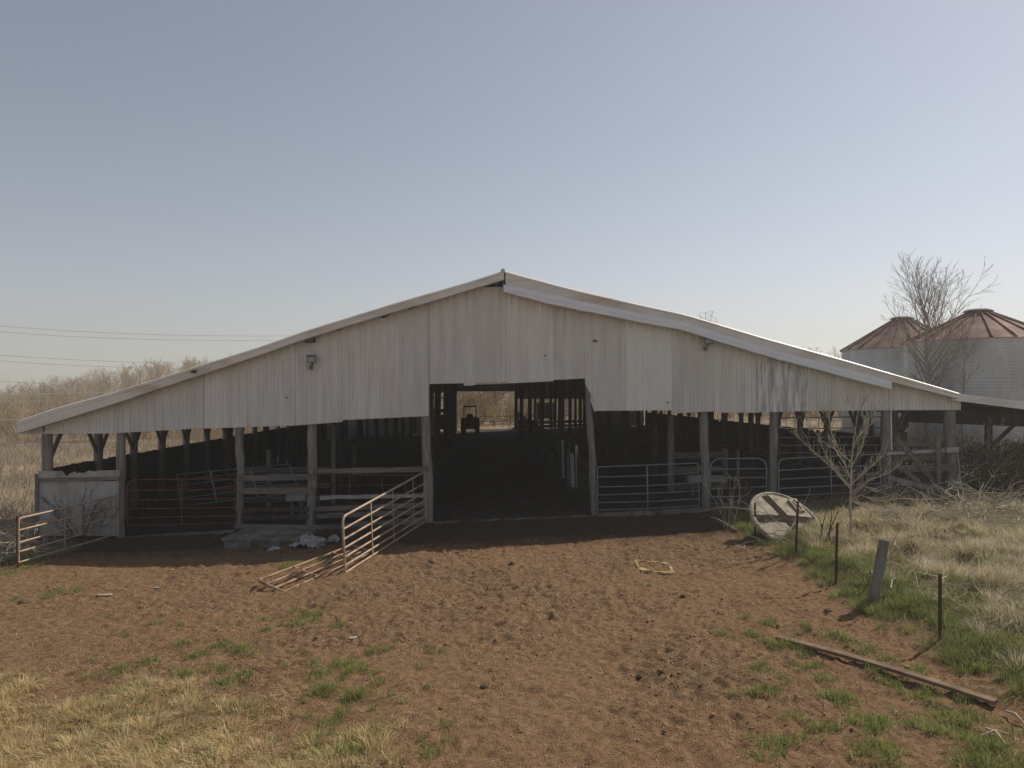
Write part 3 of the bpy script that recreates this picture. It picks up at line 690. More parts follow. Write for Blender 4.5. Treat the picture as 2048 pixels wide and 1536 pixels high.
def trough(px0, px1, yt, yb, d, label):
    a, b = BW(px0, yb, d), BW(px1, yb, d); h = (yb - yt) / FPX * (20 + d); c = (a + b) / 2; L = (b - a).length
    g = G(c.x, c.y); t = thing("feed_trough", (c.x, c.y, g), label, "feed trough", "pale feed troughs inside the barn")
    mb = MB(); z = a.z + h / 2
    for sy in (-0.2, 0.2): mb.box((c.x, c.y + sy, z), (L, 0.03, h), ANG)
    for sx in (-1, 1): mb.box((c.x + sx * (L / 2 - 0.02) * BC, c.y + sx * (L / 2) * BS, z), (0.03, 0.37, h), ANG)
    mb.box((c.x, c.y, z - h / 2 + 0.02), (L - 0.07, 0.36, 0.03), ANG); mb.build("tray", M_BOARDL, t)
    for sx in (-1, 1):
        mb = MB(); mb.box((c.x + sx * (L / 2 - 0.15), c.y, (g + z - h / 2) / 2), (0.08, 0.3, z - h / 2 - g), ANG); mb.build("leg", M_BOARD, t)
trough(576, 615, 988, 1000, 1.6, "pale feed trough seen between the boards of the left bay")
trough(1375, 1450, 952, 963, 2.6, "pale feed trough standing behind the arched gate")

# ------------------------------------------------------------------ tube gates
def tube_gate(name, bl, br, tr, tl, fr, label, m, nverts=(0.5,), r=0.024, round_l=0.0, round_r=0.0, m2=None, sag=0.0, group="tube farm gates around the barn", mv=None, cat="gate"):
    """fr: list of (share from bottom at the left, share from bottom at the right) for inner rails"""
    bl, br, tr, tl = map(Vector, (bl, br, tr, tl))
    g = (bl + br) / 2; t = thing(name, g, label, cat, group)
    def arc(p, a, b, rad, n=6):
        da = (a - p).normalized(); db = (b - p).normalized(); o = []
        for i in range(n + 1):
            s = i / n; o.append(p + da * rad * (1 - s) ** 2 + db * rad * s ** 2)
        return o
    path = [bl]
    path += arc(tl, bl, tr, round_l) if round_l else [tl]
    path += arc(tr, tl, br, round_r) if round_r else [tr]
    path += [br]
    # split the path into smooth short steps so the tube keeps its section at corners
    mb = MB(); mb.tube(path, r * 1.12, 8) if (round_l and round_r) else None
    if not (round_l and round_r):
        mb = MB(); k0 = path
        if round_l: mb.tube(path[:-1], r * 1.12, 8); mb.tube([path[-2], br], r * 1.12, 8)
        elif round_r: mb.tube([bl, tl], r * 1.12, 8); mb.tube(path[1:], r * 1.12, 8)
        else: mb.tube([bl, tl], r * 1.12, 8); mb.tube([tl, tr], r * 1.12, 8); mb.tube([tr, br], r * 1.12, 8)
    mb.build("frame", m, t)
    for k, (a, b) in enumerate(fr):
        p = bl.lerp(tl, a); q = br.lerp(tr, b); mid = (p + q) / 2 - Vector((0, 0, sag * (1 + 0.5 * math.sin(k * 2.3))))
        pts = [p.lerp(q, i / 6) + (mid - (p + q) / 2) * math.sin(math.pi * i / 6) for i in range(7)]
        mb = MB(); mb.tube(pts, r, 8); mb.build("rail", m2 or m, t)
    for s in nverts:
        mb = MB(); nv = (br - bl).cross(tl - bl).normalized() * (r * 1.05)
        p, q = bl.lerp(br, s), tl.lerp(tr, s)
        mb.beam(p + nv, q + nv, 0.04, 0.006, up=nv); mb.build("upright", mv or m, t)
    return t
q = 0.05
tube_gate("tube_gate", BW(255, 1051, q), BW(472, 1047, q), BW(472, 957, q), BW(255, 960, q), [(0.0, 0.01), (0.17, 0.175), (0.36, 0.36), (0.555, 0.56), (0.765, 0.77)],
          "dark red tube gate closing the bay beside the corner panel", M_RED, (0.5,), 0.02, 0.22, 0.2)
Yh, Yn = 19.3, 16.05
tube_gate("tube_gate", ray(37, 1125, Yn), ray(234, 1068, Yh), ray(231, 993, Yh), ray(37, 1037, Yn), [(0.0, 0.0), (0.24, 0.25), (0.45, 0.5), (0.73, 0.74)],
          "grey tube gate angling out from the barn's left corner post", M_RUSTT, (0.42,), 0.021, 0.08, 0.0)
mb = MB(); a = ray(36, 1138, Yn); mb.tube([a, ray(35, 1032, Yn)], 0.028, 8)
single("gate_post", mb, M_RUST, a, "thin rusty steel post holding the outer end of the angled left gate", "post")
tube_gate("tube_gate", ray(690, 1146, 14.5), ray(852, 1042, 19.6), ray(850, 943, 19.6), ray(685, 1034, 14.5), [(0.0, 0.0), (0.13, 0.12), (0.28, 0.26), (0.44, 0.42), (0.60, 0.59), (0.78, 0.77)],
          "long sun-bleached tube gate standing half open in the yard", M_RUSTT, (0.27, 0.52, 0.8), 0.023, 0.16, 0.0)
P = [gp(567, 1184), gp(748, 1108)]; dv = (P[1] - P[0]); nv = Vector((-dv.y, dv.x, 0)).normalized() * 0.6
A, Bq = P[0] + Vector((0, 0, 0.0)), P[1] + Vector((0, 0, 0.05))
tube_gate("tube_gate", A, Bq, Bq + nv + Vector((0, 0, 0.10)), A + nv + Vector((0, 0, 0.16)), [(0.0, 0.0), (0.33, 0.33), (0.66, 0.66)],
          "rusty tube gate lying flat on the dirt beside the standing one", M_RUSTB, (0.33, 0.75), 0.023, 0.12, 0.0)
tube_gate("tube_gate", BW(1195, 1020, q), BW(1399, 1011, q), BW(1396, 926, q), BW(1195, 934, q), [(0.0, 0.0), (0.175, 0.165), (0.35, 0.345), (0.535, 0.54), (0.77, 0.77)],
          "grey six-rail tube gate closing the bay right of the doorway", M_GALV, (0.49,), 0.018, 0.05, 0.05, sag=0.02)
tube_gate("tube_gate", BW(1420, 1022, q), BW(1533, 1008, q), BW(1533, 916, q), BW(1420, 918, q), [(0.14, 0.03), (0.27, 0.18), (0.42, 0.38), (0.63, 0.58), (0.8, 0.77)],
          "narrow grey tube gate with an arched rounded top", M_GALV, (), 0.021, 0.32, 0.32)
tube_gate("tube_gate", BW(1558, 1005, -0.1), BW(1762, 996, -0.1), BW(1760, 908, -0.1), BW(1557, 918, -0.1), [(0.0, 0.0), (0.14, 0.16), (0.32, 0.33), (0.53, 0.56), (0.74, 0.75)],
          "wide grey tube gate behind the bare sapling", M_GALV, (0.51,), 0.021, 0.2, 0.0)
tube_gate("tube_gate", BW(638, 1012, 0.7), BW(842, 1000, 0.7), BW(842, 950, 0.7), BW(638, 950, 0.7), [(0.0, 0.0), (0.35, 0.3), (0.65, 0.62)],
          "dim red tube gate behind the boards left of the doorway", M_RED, (0.3, 0.62, 0.85), 0.018)
tube_gate("tube_gate", BW(362, 1012, 2.2), BW(600, 985, 2.2), BW(578, 928, 2.2), BW(354, 949, 2.2), [(0.0, 0.0), (0.25, 0.3), (0.42, 0.5), (0.65, 0.72), (0.82, 0.86)],
          "pale grey tube panel leaning inside the left bay behind the red gate", M_GALV, (0.3, 0.65), 0.017, 0.0, 0.0)
mb = MB(); d = 2.1
mb.tube([BW(575, 930, d), BW(572, 909, d), BW(559, 910, d), BW(556, 915, d), BW(556, 930, d)], 0.018, 8)
single("pipe_hoop", mb, M_GALV, BW(570, 930, d), "small pale pipe hoop rising above the leaning panel", "pipe hoop")
tube_gate("stock_panel", BW(1552, 906, 0.5), BW(1762, 904, 0.5), BW(1762, 833, 0.5), BW(1552, 836, 0.5), [(0.0, 0.0), (0.22, 0.2), (0.44, 0.43), (0.7, 0.68)],
          "high rail panel filling the bay behind the sapling, above the wide gate", M_BOARD, (), 0.016, cat="rail panel", group=None)

# ------------------------------------------------------------------ patched board fence at the right corner
bf = BW(1840, 1010, -0.05); t = thing("board_fence", bf, "patched grey board fence with crossed diagonal boards at the barn's right corner", "fence")
tb = barn
def wrail(x0, y0, x1, y1, th, m, d):
    a, b = BW(x0, y0, d), BW(x1, y1, d); mb = MB(); mb.beam(a, b, 0.035, th / FPX * 20.5, jit=0.008); mb.build("board", m, t)
for s in ((1785, 889, 1898, 888, 9, M_BOARDT, 0.36), (1772, 907, 1917, 899, 6, M_BOARDL, -0.06), (1800, 916, 1902, 915, 9, M_BOARD, 0.4), (1797, 938, 1908, 934, 13, M_BOARD, -0.04),
          (1782, 972, 1900, 970, 15, M_BOARD, 0.33), (1776, 991, 1892, 989, 11, M_BOARD, -0.05), (1776, 1004, 1892, 1002, 10, M_BOARD, -0.04), (1793, 876, 1868, 962, 10, M_BOARDT, -0.1),
          (1810, 940, 1838, 965, 9, M_BOARDT, -0.12), (1776, 955, 1884, 983, 9, M_POST, -0.13), (1876, 871, 1878, 964, 9, M_BOARDT, -0.16), (1893, 900, 1917, 899, 10, M_BOARDL, -0.12)):
    wrail(*s)
la = BW(1908, 1012, -0.5); t = thing("ladder", la, "short pale wooden ladder propped against the right corner of the barn", "ladder")
for (a, b), (c, d) in (((1893, 1012), (1904, 935)), ((1924, 1010), (1914, 905))):
    mb = MB(); mb.beam(BW(a, b, -0.5), BW(c, d, -0.3), 0.05, 0.07); mb.build("stile", M_BOARD, t)
for y, x0, x1 in ((992, 1896, 1922), (972, 1899, 1920), (953, 1902, 1918)):
    mb = MB(); mb.beam(BW(x0, y, -0.47), BW(x1, y - 1, -0.47), 0.03, 0.12); mb.build("rung", M_BOARD, t)

# ------------------------------------------------------------------ lamps on the gable
def flood(px, py, label, sc=1.0):
    p = BW(px, py, -0.06); t = thing("flood_light", p, label, "flood light", "flood lights on the gable")
    mb = MB(); c = p + Vector((0, -0.1, 0)); w_, h_ = 0.24 * sc, 0.2 * sc
    vs = [c + Vector(v) for v in ((-w_ / 2, -0.06, -h_ / 2), (w_ / 2, -0.06, -h_ / 2), (w_ / 2, -0.04, h_ / 2), (-w_ / 2, -0.04, h_ / 2), (-w_ / 3, 0.07, -h_ / 3), (w_ / 3, 0.07, -h_ / 3), (w_ / 3, 0.07, h_ / 2.2), (-w_ / 3, 0.07, h_ / 2.2))]
    mb.add(vs, [(0, 1, 2, 3), (7, 6, 5, 4), (0, 4, 5, 1), (1, 5, 6, 2), (2, 6, 7, 3), (3, 7, 4, 0)])
    mb.box(c + Vector((0, -0.045, h_ / 2 + 0.015)), (w_ * 1.1, 0.09, 0.02)); mb.build("housing", M_LAMP, t)
    mb = MB(); mb.box(c + Vector((0, -0.062, -0.01)), (w_ * 0.74, 0.012, h_ * 0.62)); mb.build("lens", M_LENS, t)
    mb = MB(); mb.beam(c + Vector((0.0, 0.05, -h_ / 2)), c + Vector((-0.05, 0.09, -h_ / 2 - 0.14)), 0.05, 0.05); mb.box(c + Vector((-0.05, 0.08, -h_ / 2 - 0.12)), (0.1, 0.05, 0.12)); mb.build("bracket", M_LAMP, t)
flood(626, 719, "grey flood light on the gable's left slope below a dark box"); flood(1414, 682, "stained flood light under the right rake trim")
p = BW(621, 679, -0.08); t = thing("horn_speaker", p, "small dark box hanging under the left rake trim", "box")
mb = MB(); mb.box(p + Vector((0, -0.04, 0)), (0.27, 0.12, 0.17)); mb.build("body", M_BLACK, t)
mb = MB(); mb.box(p + Vector((0, -0.105, 0)), (0.2, 0.012, 0.1)); mb.build("face_plate", M_LAMP, t)
t.name = "junction_box"

# ------------------------------------------------------------------ lean-to on the right
lb = Wd(LXR + 2, 2.5, 0); lb.z = G(lb.x, lb.y)
lt = thing("lean_to", lb, "open lean-to shed roof joined to the barn's right side", "lean-to")
def lrz(X): return 3.6 - 0.128 * (X - 12.9)
mb = MB(); xs = (12.72, 18.6)
vs = [(x - (y - 20.55) * 0.0535, y, lrz(x) - dz) for y in (20.55, 57.0) for dz in (0, 0.04) for x in xs]
mb.add(vs, [(0, 1, 5, 4), (2, 6, 7, 3), (0, 2, 3, 1), (4, 5, 7, 6), (0, 4, 6, 2), (1, 3, 7, 5)]); mb.build("roof_sheet", M_ROOF, lt)
mb = MB(); vs = []
for x in xs: vs += [(x, 20.62, lrz(x) + 0.035), (x, 20.5, lrz(x) + 0.03), (x, 20.48, lrz(x) - 0.01), (x, 20.48, lrz(x) - 0.19), (x, 20.54, lrz(x) - 0.19)]
mb.add(vs, [(i, i + 1, i + 6, i + 5) for i in range(4)] + [(0, 1, 2, 3, 4), (9, 8, 7, 6, 5)]); mb.build("rake_trim", M_TRIM, lt)
YB = 23.6
for z0, h, y in ((2.86, 0.36, YB), (3.06, 0.14, YB - 1.2)):
    mb = MB(); mb.beam((12.95, y, z0 - 0.0), (18.5, y, z0 - 0.2), 0.07, h); mb.build("beam", M_DARKW, lt)
for k in range(5):
    x = 13.1 + k * 1.25; mb = MB(); mb.beam((x, 20.75, lrz(x) - 0.1), (x - 36 * 0.0535, 56.8, lrz(x) - 0.1), 0.05, 0.12); mb.build("rafter", M_DARKW, lt)
for x, y in ((15.85, YB), (18.3, YB), (17.7, 35.0), (17.1, 46.0), (16.6, 56.0)):
    lg = log("post", [(x, y, G(x, y) - 0.2), (x, y, lrz(x) - 0.2)], 0.11, M_DARKW, parent=lt)
    if y == YB:
        mb = MB(); mb.beam((x + 0.02, y, lrz(x) - 1.4), (x + 0.98, y, lrz(x) - 0.5), 0.05, 0.12); b = mb.build("brace", M_DARKW, lt); b.parent = lg
mb = MB(); a = ray(1800, 850, 25.0)
mb.tube([a + Vector((-0.35, 0, 0)), a + Vector((0.1, 0, 0))], 0.25, 14); mb.tube([a + Vector((0.1, 0, 0)), a + Vector((0.28, 0, 0))], [0.17, 0.09], 12); mb.box(a + Vector((-0.1, 0, -0.45)), (0.5, 0.4, 0.42))
single("fan_motor", mb, M_LAMP, (a.x, a.y, a.z - 0.66), "round grey motor housing beyond the right corner posts", "motor")
mb = MB(); g = G(a.x, a.y)
for sx in (-0.25, 0.25):
    for sy in (-0.2, 0.2): mb.beam((a.x + sx, a.y + sy, g - 0.05), (a.x + sx, a.y + sy, a.z - 0.70), 0.07, 0.07)
mb.box((a.x - 0.05, a.y, a.z - 0.68), (0.75, 0.55, 0.04)); single("motor_stand", mb, M_BOARD, (a.x, a.y, g), "rough timber stand under the grey motor housing", "stand")

# ------------------------------------------------------------------ grain bins
def grain_bin(cx, cy, r, ez, pz, label, seed, dent=0.0):
    g = G(cx, cy) - 0.1; t = thing("grain_bin", (cx, cy, g), label, "grain bin", "grain bins behind the barn")
    n = 120; rows = int((ez - g) / 0.045); V = []
    th = np.linspace(0, 2 * np.pi, n, endpoint=False); zs = np.linspace(g, ez, rows)
    T, Zm = np.meshgrid(th, zs, indexing='ij')
    rr = r + 0.009 * np.sin(Zm / 0.15 * 2 * np.pi)
    rr = rr - dent * np.exp(-((Zm - ez + 0.75) / 0.45) ** 2) * np.exp(-((T - 4.35) / 0.28) ** 2) * (0.7 + 0.5 * np.sin(T * 40))
    V = np.stack([rr * np.cos(T), rr * np.sin(T), Zm - g], -1).reshape(-1, 3)
    i = np.arange(n)[:, None] * rows + np.arange(rows - 1)[None, :]; i2 = ((np.arange(n) + 1) % n)[:, None] * rows + np.arange(rows - 1)[None, :]
    F = np.stack([i, i2, i2 + 1, i + 1], -1).reshape(-1, 4)
    o = np_mesh("wall", V, F, M_BIN, smooth=True); o.parent = t
    ns = 22; rt = r * 0.16; zt = pz - 0.1; vs = []; fs = []
    for k in range(ns * 2):
        a = 2 * math.pi * k / (ns * 2) + 0.07 * seed; bmp = 0.0
        for q, zz in ((r + 0.12, ez - 0.04), ((r + rt) / 2, (ez + zt) / 2 + 0.03), (rt, zt)): vs.append((cx + q * math.cos(a), cy + q * math.sin(a), zz))
    m2 = ns * 2
    for k in range(m2):
        k2 = (k + 1) % m2
        for j in range(2): fs.append((k * 3 + j, k2 * 3 + j, k2 * 3 + j + 1, k * 3 + j + 1))
    rf = MB().add(vs, fs).build("roof", M_RUSTR, t); rf.modifiers.new("thickness", 'SOLIDIFY').thickness = 0.01
    for k in range(ns):
        a = 2 * math.pi * (k * 2) / m2 + 0.07 * seed; c_, s_ = math.cos(a), math.sin(a); mb = MB()
        mb.beam((cx + (r + 0.12) * c_, cy + (r + 0.12) * s_, ez), (cx + rt * c_, cy + rt * s_, zt + 0.04), 0.05, 0.09)
        b = mb.build("rib", M_RUSTR, t); b.parent = rf
    mb = MB(); mb.tube([(cx, cy, zt - 0.02), (cx, cy, pz)], [rt + 0.02, rt + 0.02], 20); mb.tube([(cx - 0.05, cy, pz), (cx - 0.05, cy, pz + 0.1)], [rt + 0.16, rt * 0.9], 20); mb.build("roof_cap", M_RUST, t)
grain_bin(23.35, 35.5, 3.32, 6.25, 7.75, "near corrugated grain bin with tan rusty roof, cut by the frame's right edge", 0)
grain_bin(24.75, 45.0, 3.5, 6.45, 8.4, "farther dented grain bin with dark red rusty roof left of the bare tree", 1, 0.35)

# ------------------------------------------------------------------ trees and brush
def bare_tree(base, h, label, rng, trunk_r, spread, name="bare_tree", m=M_BARK, depth=3, nb=16, lean=(0, 0), first=0.3, group=None, ang=(32, 58), bl=0.5, rmin=0.008, sides=6):
    base = Vector(base); t = thing(name, base, label, "tree", group)
    trunk = []; pts = []; p = base + Vector((0, 0, -0.1)); k = 10
    for i in range(k + 1):
        f = i / k; q = base + Vector((lean[0] * f * h + rng.gauss(0, 0.012 * h) * f, lean[1] * f * h + rng.gauss(0, 0.012 * h) * f, h * f * 0.93 - (0.1 if i == 0 else 0)))
        pts.append((q, max(0.012, trunk_r * (1 - 0.9 * f))))
    for (a, ra), (b, rb) in zip(pts, pts[1:]): trunk.append((tuple(a), tuple(b), ra, rb))
    crown = []
    for j in range(nb):
        f = first + (0.985 - first) * (j + rng.random() * 0.8) / nb; i = min(k - 1, int(f * k)); a, ra = pts[i]; b, rb = pts[i + 1]; q = a.lerp(b, f * k - i)
        az = j * 2.4 + rng.uniform(-0.5, 0.5); el = math.radians(rng.uniform(34, 50) + 24 * f)
        d = Vector((math.cos(az) * math.cos(el), math.sin(az) * math.cos(el), math.sin(el)))
        wf = (f - first) / (1 - first); width = h * 0.255 * spread * (0.55 + 0.9 * min(1, wf * 2.2) - 1.35 * max(0, wf - 0.35)) * rng.uniform(0.85, 1.1)
        L = max(0.3, width / math.cos(el) * 0.9 * (1 - 0.5 * f))
        grow(rng, q, d, L, max(rmin, (ra * 0.42)), depth - 1, crown, 7, 0.09, 0.10, 6, ang, (0.4, 0.62), rmin, 0.12, 0.25)
    segs_obj("trunk", trunk, m, t, 9, base); segs_obj("crown", crown, m, t, 4, base)
    return t
rg = random.Random(5)
b = ray(1855, 800, 33.2); b.z = G(b.x, 33.2)
bare_tree(b, 8.0, "tall leafless tree standing in front of the grain bins", rg, 0.17, 1.0, nb=38, first=0.3, depth=3, rmin=0.0065, ang=(22, 42), m=M_BARKT)
b = ray(1925, 800, 31.0); b.z = G(b.x, 31.0)
bare_tree(b, 6.0, "small reddish leafless tree before the near grain bin", rg, 0.05, 0.6, m=M_BARK, nb=16, first=0.35, depth=2, rmin=0.008)
b = gp(1702, 1072)
def sapling(base):
    t = thing("sapling", base, "leafless pale sapling with upswept spiky branches in front of the wide gate", "tree")
    r = random.Random(3); Y = base.y
    def P_(x, y, dy=0): v = ray(x, y, Y + dy); return v
    tr = [(1702, 1078), (1701, 1000), (1702, 975), (1703, 930), (1706, 890), (1712, 850), (1716, 822), (1722, 790)]
    rad = [0.03, 0.027, 0.024, 0.019, 0.014, 0.01, 0.007, 0.004]
    trunk = [(tuple(P_(*a)), tuple(P_(*c)), ra, rb) for a, c, ra, rb in zip(tr, tr[1:], rad, rad[1:])]
    br = [([(1702, 977), (1675, 945), (1652, 912), (1636, 870), (1612, 848)], 0.5), ([(1700, 978), (1668, 940), (1632, 908), (1602, 880), (1588, 868)], -0.6), ([(1703, 925), (1680, 905), (1664, 868), (1656, 832), (1648, 822)], 0.3),
          ([(1703, 932), (1722, 900), (1734, 860), (1740, 835), (1752, 822)], -0.4), ([(1703, 968), (1730, 945), (1752, 925), (1770, 905)], 0.4), ([(1703, 985), (1740, 960), (1780, 945), (1800, 930)], -0.7),
          ([(1702, 990), (1728, 972), (1755, 985)], -0.5), ([(1716, 822), (1700, 808), (1694, 795)], 0.2), ([(1716, 825), (1726, 808), (1732, 795)], -0.2), ([(1702, 1000), (1722, 990), (1745, 1000), (1775, 1003), (1802, 990)], -0.8),
          ([(1704, 905), (1712, 880), (1735, 855), (1750, 838)], 0.5), ([(1701, 1002), (1730, 1015), (1760, 1030), (1798, 1032)], -0.9), ([(1702, 960), (1690, 930), (1672, 900), (1660, 850)], 0.8)]
    o = []
    for pts, dz in br:
        V = [P_(x, y, dz * i / len(pts)) for i, (x, y) in enumerate(pts)]; n = len(V)
        for i, (a, c) in enumerate(zip(V, V[1:])): o.append((tuple(a), tuple(c), 0.009 * (1 - i / n) + 0.0035, 0.009 * (1 - (i + 1) / n) + 0.0035))
        for i in range(n - 1):
            for k in range(6):
                q = V[i].lerp(V[i + 1], (k + r.random()) / 6); d = (V[i + 1] - V[i]).normalized() + Vector((r.uniform(-0.9, 0.9), r.uniform(-0.7, 0.7), r.uniform(0.1, 0.9)))
                grow(r, q, d, r.uniform(0.16, 0.5), 0.006, 1 if k % 2 else 0, o, 3, 0.1, 0.1, 2, (30, 60), (0.4, 0.6), 0.0036)
    segs_obj("trunk", trunk, M_BARKL, t, 8, base); segs_obj("branches", o, M_BARKL, t, 5, base)
sapling(b)
def brush(name, base, n, size, label, m, seed, flat=0.25, r0=0.014, cat="brush", hgt=0.5, depth=1, kinds=None):
    r = random.Random(seed); o = []; base = Vector(base)
    for k in range(n):
        p = base + Vector((r.gauss(0, size[0] * 0.4), r.gauss(0, size[1] * 0.4), 0)); p.z = G(p.x, p.y) + abs(r.gauss(0, hgt * 0.35))
        d = Vector((r.uniform(-1, 1), r.uniform(-1, 1), r.uniform(-0.15, flat)))
        grow(r, p, d, r.uniform(0.5, 1.3), r0 * r.uniform(0.5, 1.3), depth, o, 5, 0.25, -0.02, 3, (25, 60), (0.35, 0.6), 0.004)
    o = [s for s in o if s[0][2] > G(s[0][0], s[0][1]) - 0.1]
    ob = segs_obj(name, o, m, None, 5, base); tag(ob, label, cat, None, "stuff" if name == "fallen_branches" else None); return ob
b = gp(1950, 1050); brush("brush_pile", b + Vector((0, 0.2, 0)), 110, (1.3, 0.8), "pile of bleached dead branches below the lean-to", M_BARKL, 8, 0.5, 0.013, hgt=1.0)
b = Vector((-12.1, 16.9, 0)); brush("brush_pile", b, 75, (0.75, 0.6), "tangle of pale dead branches beyond the angled left gate", M_BARKL, 9, 0.7, 0.012, hgt=1.0)
b = gp(1555, 1085); brush("fallen_branches", b + Vector((0, 0.3, 0.25)), 12, (0.7, 0.3), "pale fallen branches lying across the round beige lid", M_BARKL, 12, 0.35, 0.012, hgt=0.55)
b = gp(1800, 1045); brush("fallen_branches", b, 26, (0.8, 0.5), "thin fallen branches in the grass right of the sapling", M_BARKL, 14, 0.3, 0.011)
b = gp(1800, 1180); brush("fallen_branches", b, 10, (0.7, 0.5), "dry fallen branches in the grass beside the leaning wooden post", M_BARKL, 15, 0.25, 0.009, depth=1)
def shrub(base, n, h, label, m, seed, spread=0.7, r0=0.012, name="bare_shrub", depth=2):
    r = random.Random(seed); o = []; base = Vector(base)
    for k in range(n):
        d = Vector((r.gauss(0, spread), r.gauss(0, spread * 0.6), 1)); p = base + Vector((r.uniform(-0.15, 0.15), r.uniform(-0.1, 0.1), -0.05))
        grow(r, p, d, h * r.uniform(0.6, 1.1), r0 * r.uniform(0.6, 1.2), depth, o, 6, 0.2, 0.05, 4, (20, 50), (0.35, 0.6), 0.004)
    ob = segs_obj(name, o, m, None, 5, base); tag(ob, label, "shrub"); return ob
shrub(gp(165, 1085), 14, 1.6, "dark leafless shrub growing against the left corner panel", M_BARKD, 21)
shrub(gp(1502, 1075) + Vector((-0.1, 1.2, 0)), 4, 1.7, "pale crooked twigs rising left of the round lid", M_BARKL, 22, 0.3, depth=1, name="bare_shrub")
shrub(gp(1650, 1090), 3, 1.3, "rusty forked stem between the sapling and the round lid", M_RUST, 24, 0.35, 0.016, depth=1)
shrub(gp(1560, 1060) + Vector((0, 2.2, 0)), 8, 1.2, "thin twigs growing up beside the post behind the lid", M_BARKD, 25, 0.35, 0.008, depth=1)
b = gp(2010, 990); shrub(b + Vector((0.3, 1.5, 0)), 22, 2.0, "pale tangled shrub under the lean-to beam", M_BARKL, 26, 0.9, 0.01)
def bramble(cx, cy, sx, sy, h, n, label, c0, c1, seed, name="bramble"):
    r = np.random.default_rng(seed); x = cx + r.normal(0, sx / 2, n); y = cy + r.normal(0, sy / 2, n)
    hh = h * np.clip(1 - ((x - cx) / (sx * 1.3)) ** 2, 0.2, 1) * (0.6 + 0.6 * fbm(x, y, 1.5, 3, seed)); z = Gn(x, y) + r.uniform(0.02, 1, n) * hh
    P = np.stack([x, y, z], 1); C = c0 + (np.array(c1) - np.array(c0)) * r.uniform(0, 1, (n, 1))
    o = strands(name, P, r.uniform(0.05, 0.12, n), r.uniform(-0.9, 0.9, (n, 2)), r.uniform(0.02, 0.05, n), C)
    return tag(o, label, "bramble")
bramble(15.9, 22.3, 3.4, 1.6, 1.55, 15000, "rusty brown bramble thicket under the lean-to", np.array([0.10, 0.05, 0.025]), [0.25, 0.15, 0.07], 4)
bramble(14.6, 18.6, 1.6, 0.8, 0.5, 1300, "low dark green weeds left of the branch pile's right end", np.array([0.03, 0.05, 0.02]), [0.09, 0.11, 0.04], 6, "weeds")

def thicket(cx, cy, sx, sy, n, h, label, m, seed):
    r = random.Random(seed); o = []
    for k in range(n):
        x = cx + r.gauss(0, sx / 2); y = cy + r.gauss(0, sy / 2); d = Vector((r.gauss(0, 0.6), r.gauss(0, 0.4), 1))
        grow(r, (x, y, G(x, y) - 0.05), d, h * r.uniform(0.6, 1.1), 0.012, 1, o, 6, 0.3, -0.03, 4, (25, 60), (0.4, 0.7), 0.005)
    ob = segs_obj("thicket", o, m, None, 4, (cx, cy, G(cx, cy))); tag(ob, label, "thicket", None, "stuff")
thicket(15.8, 22.2, 3.6, 1.6, 150, 1.5, "tangled brown stems of the bramble thicket under the lean-to", M_BARKD, 41)
thicket(-14.6, 19.3, 1.6, 3.0, 70, 1.5, "tangled winter brush beyond the angled left gate", M_BARKT, 44)
thicket(18.5, 27.5, 8.0, 2.0, 170, 1.7, "bare brush growing behind the lean-to before the grain bins", M_BARKT, 42)
thicket(21.0, 29.5, 9.0, 2.0, 150, 1.6, "bare brush at the foot of the near grain bin", M_BARKT, 43)
# far-off wood: many bare trees that read as one brown mass
def make_wood(name, spots, label_kind, seed, tall=(5, 7.6), dense=1.0, mcol=None, fat=1.0):
    r = random.Random(seed); temps = []
    for k in range(8):
        o = []
        grow(r, (0, 0, -0.1), (0, 0, 1), 0.75, 0.016, 0, o, 6, 0.05, 0.1, 0)
        main = list(o)
        for j in range(14):
            f = 0.12 + 0.85 * (j + r.random()) / 14; s = main[min(5, int(f * 6))]; a = Vector(s[0]).lerp(Vector(s[1]), f * 6 % 1)
            az = r.uniform(0, 6.28); el = math.radians(r.uniform(35, 68)); d = Vector((math.cos(az) * math.cos(el), math.sin(az) * math.cos(el), math.sin(el)))
            grow(r, a, d, r.uniform(0.26, 0.44) * (1.1 - 0.4 * f), 0.0065, 2, o, 3, 0.2, 0.15, 4, (22, 50), (0.45, 0.7), 0.0021 * fat, 0.15)
        V, F = segs_arrays(o, 3); temps.append((V, F))
    VV = []; FF = []; CC = []; off = 0; rr = np.random.default_rng(seed)
    for (x, y) in spots:
        V, F = temps[rr.integers(8)]; h = rr.uniform(*tall) * (0.6 + 0.5 * sst(64, 140, y)); a = rr.uniform(0, 6.28); c, s = math.cos(a), math.sin(a)
        W_ = np.stack([(V[:, 0] * c - V[:, 1] * s) * h * rr.uniform(0.8, 1.2), (V[:, 0] * s + V[:, 1] * c) * h, V[:, 2] * h], 1) + np.array([[x, y, G(x, y)]])
        VV.append(W_); FF.append(F + off); off += len(V)
        base = np.array([0.36, 0.275, 0.165]) * rr.uniform(0.7, 1.25) * np.array([1, rr.uniform(0.93, 1.04), rr.uniform(0.85, 1.1)])
        CC.append(np.tile(base, (len(V), 1)))
    o = np_mesh(name, np.concatenate(VV), np.concatenate(FF), M_WOOD, np.concatenate(CC))
    o["kind"] = "stuff"; return o
spots = []; rr = np.random.default_rng(3)
for _ in range(7500):
    y = 66 + 120 * rr.random() ** 1.25; u = rr.uniform(-0.86, 0.62)
    if -0.30 < u < -0.10 or u > 0.13:
        if rr.random() > 0.25: continue
    if rr.random() > 0.16 + 0.1 * (y < 90): continue
    spots.append((u * y + rr.normal(0, 1), y))
w1 = make_wood("bare_wood", spots, "", 31)
w1["label"] = "brown leafless wood covering the far hillside"; w1["category"] = "wood"
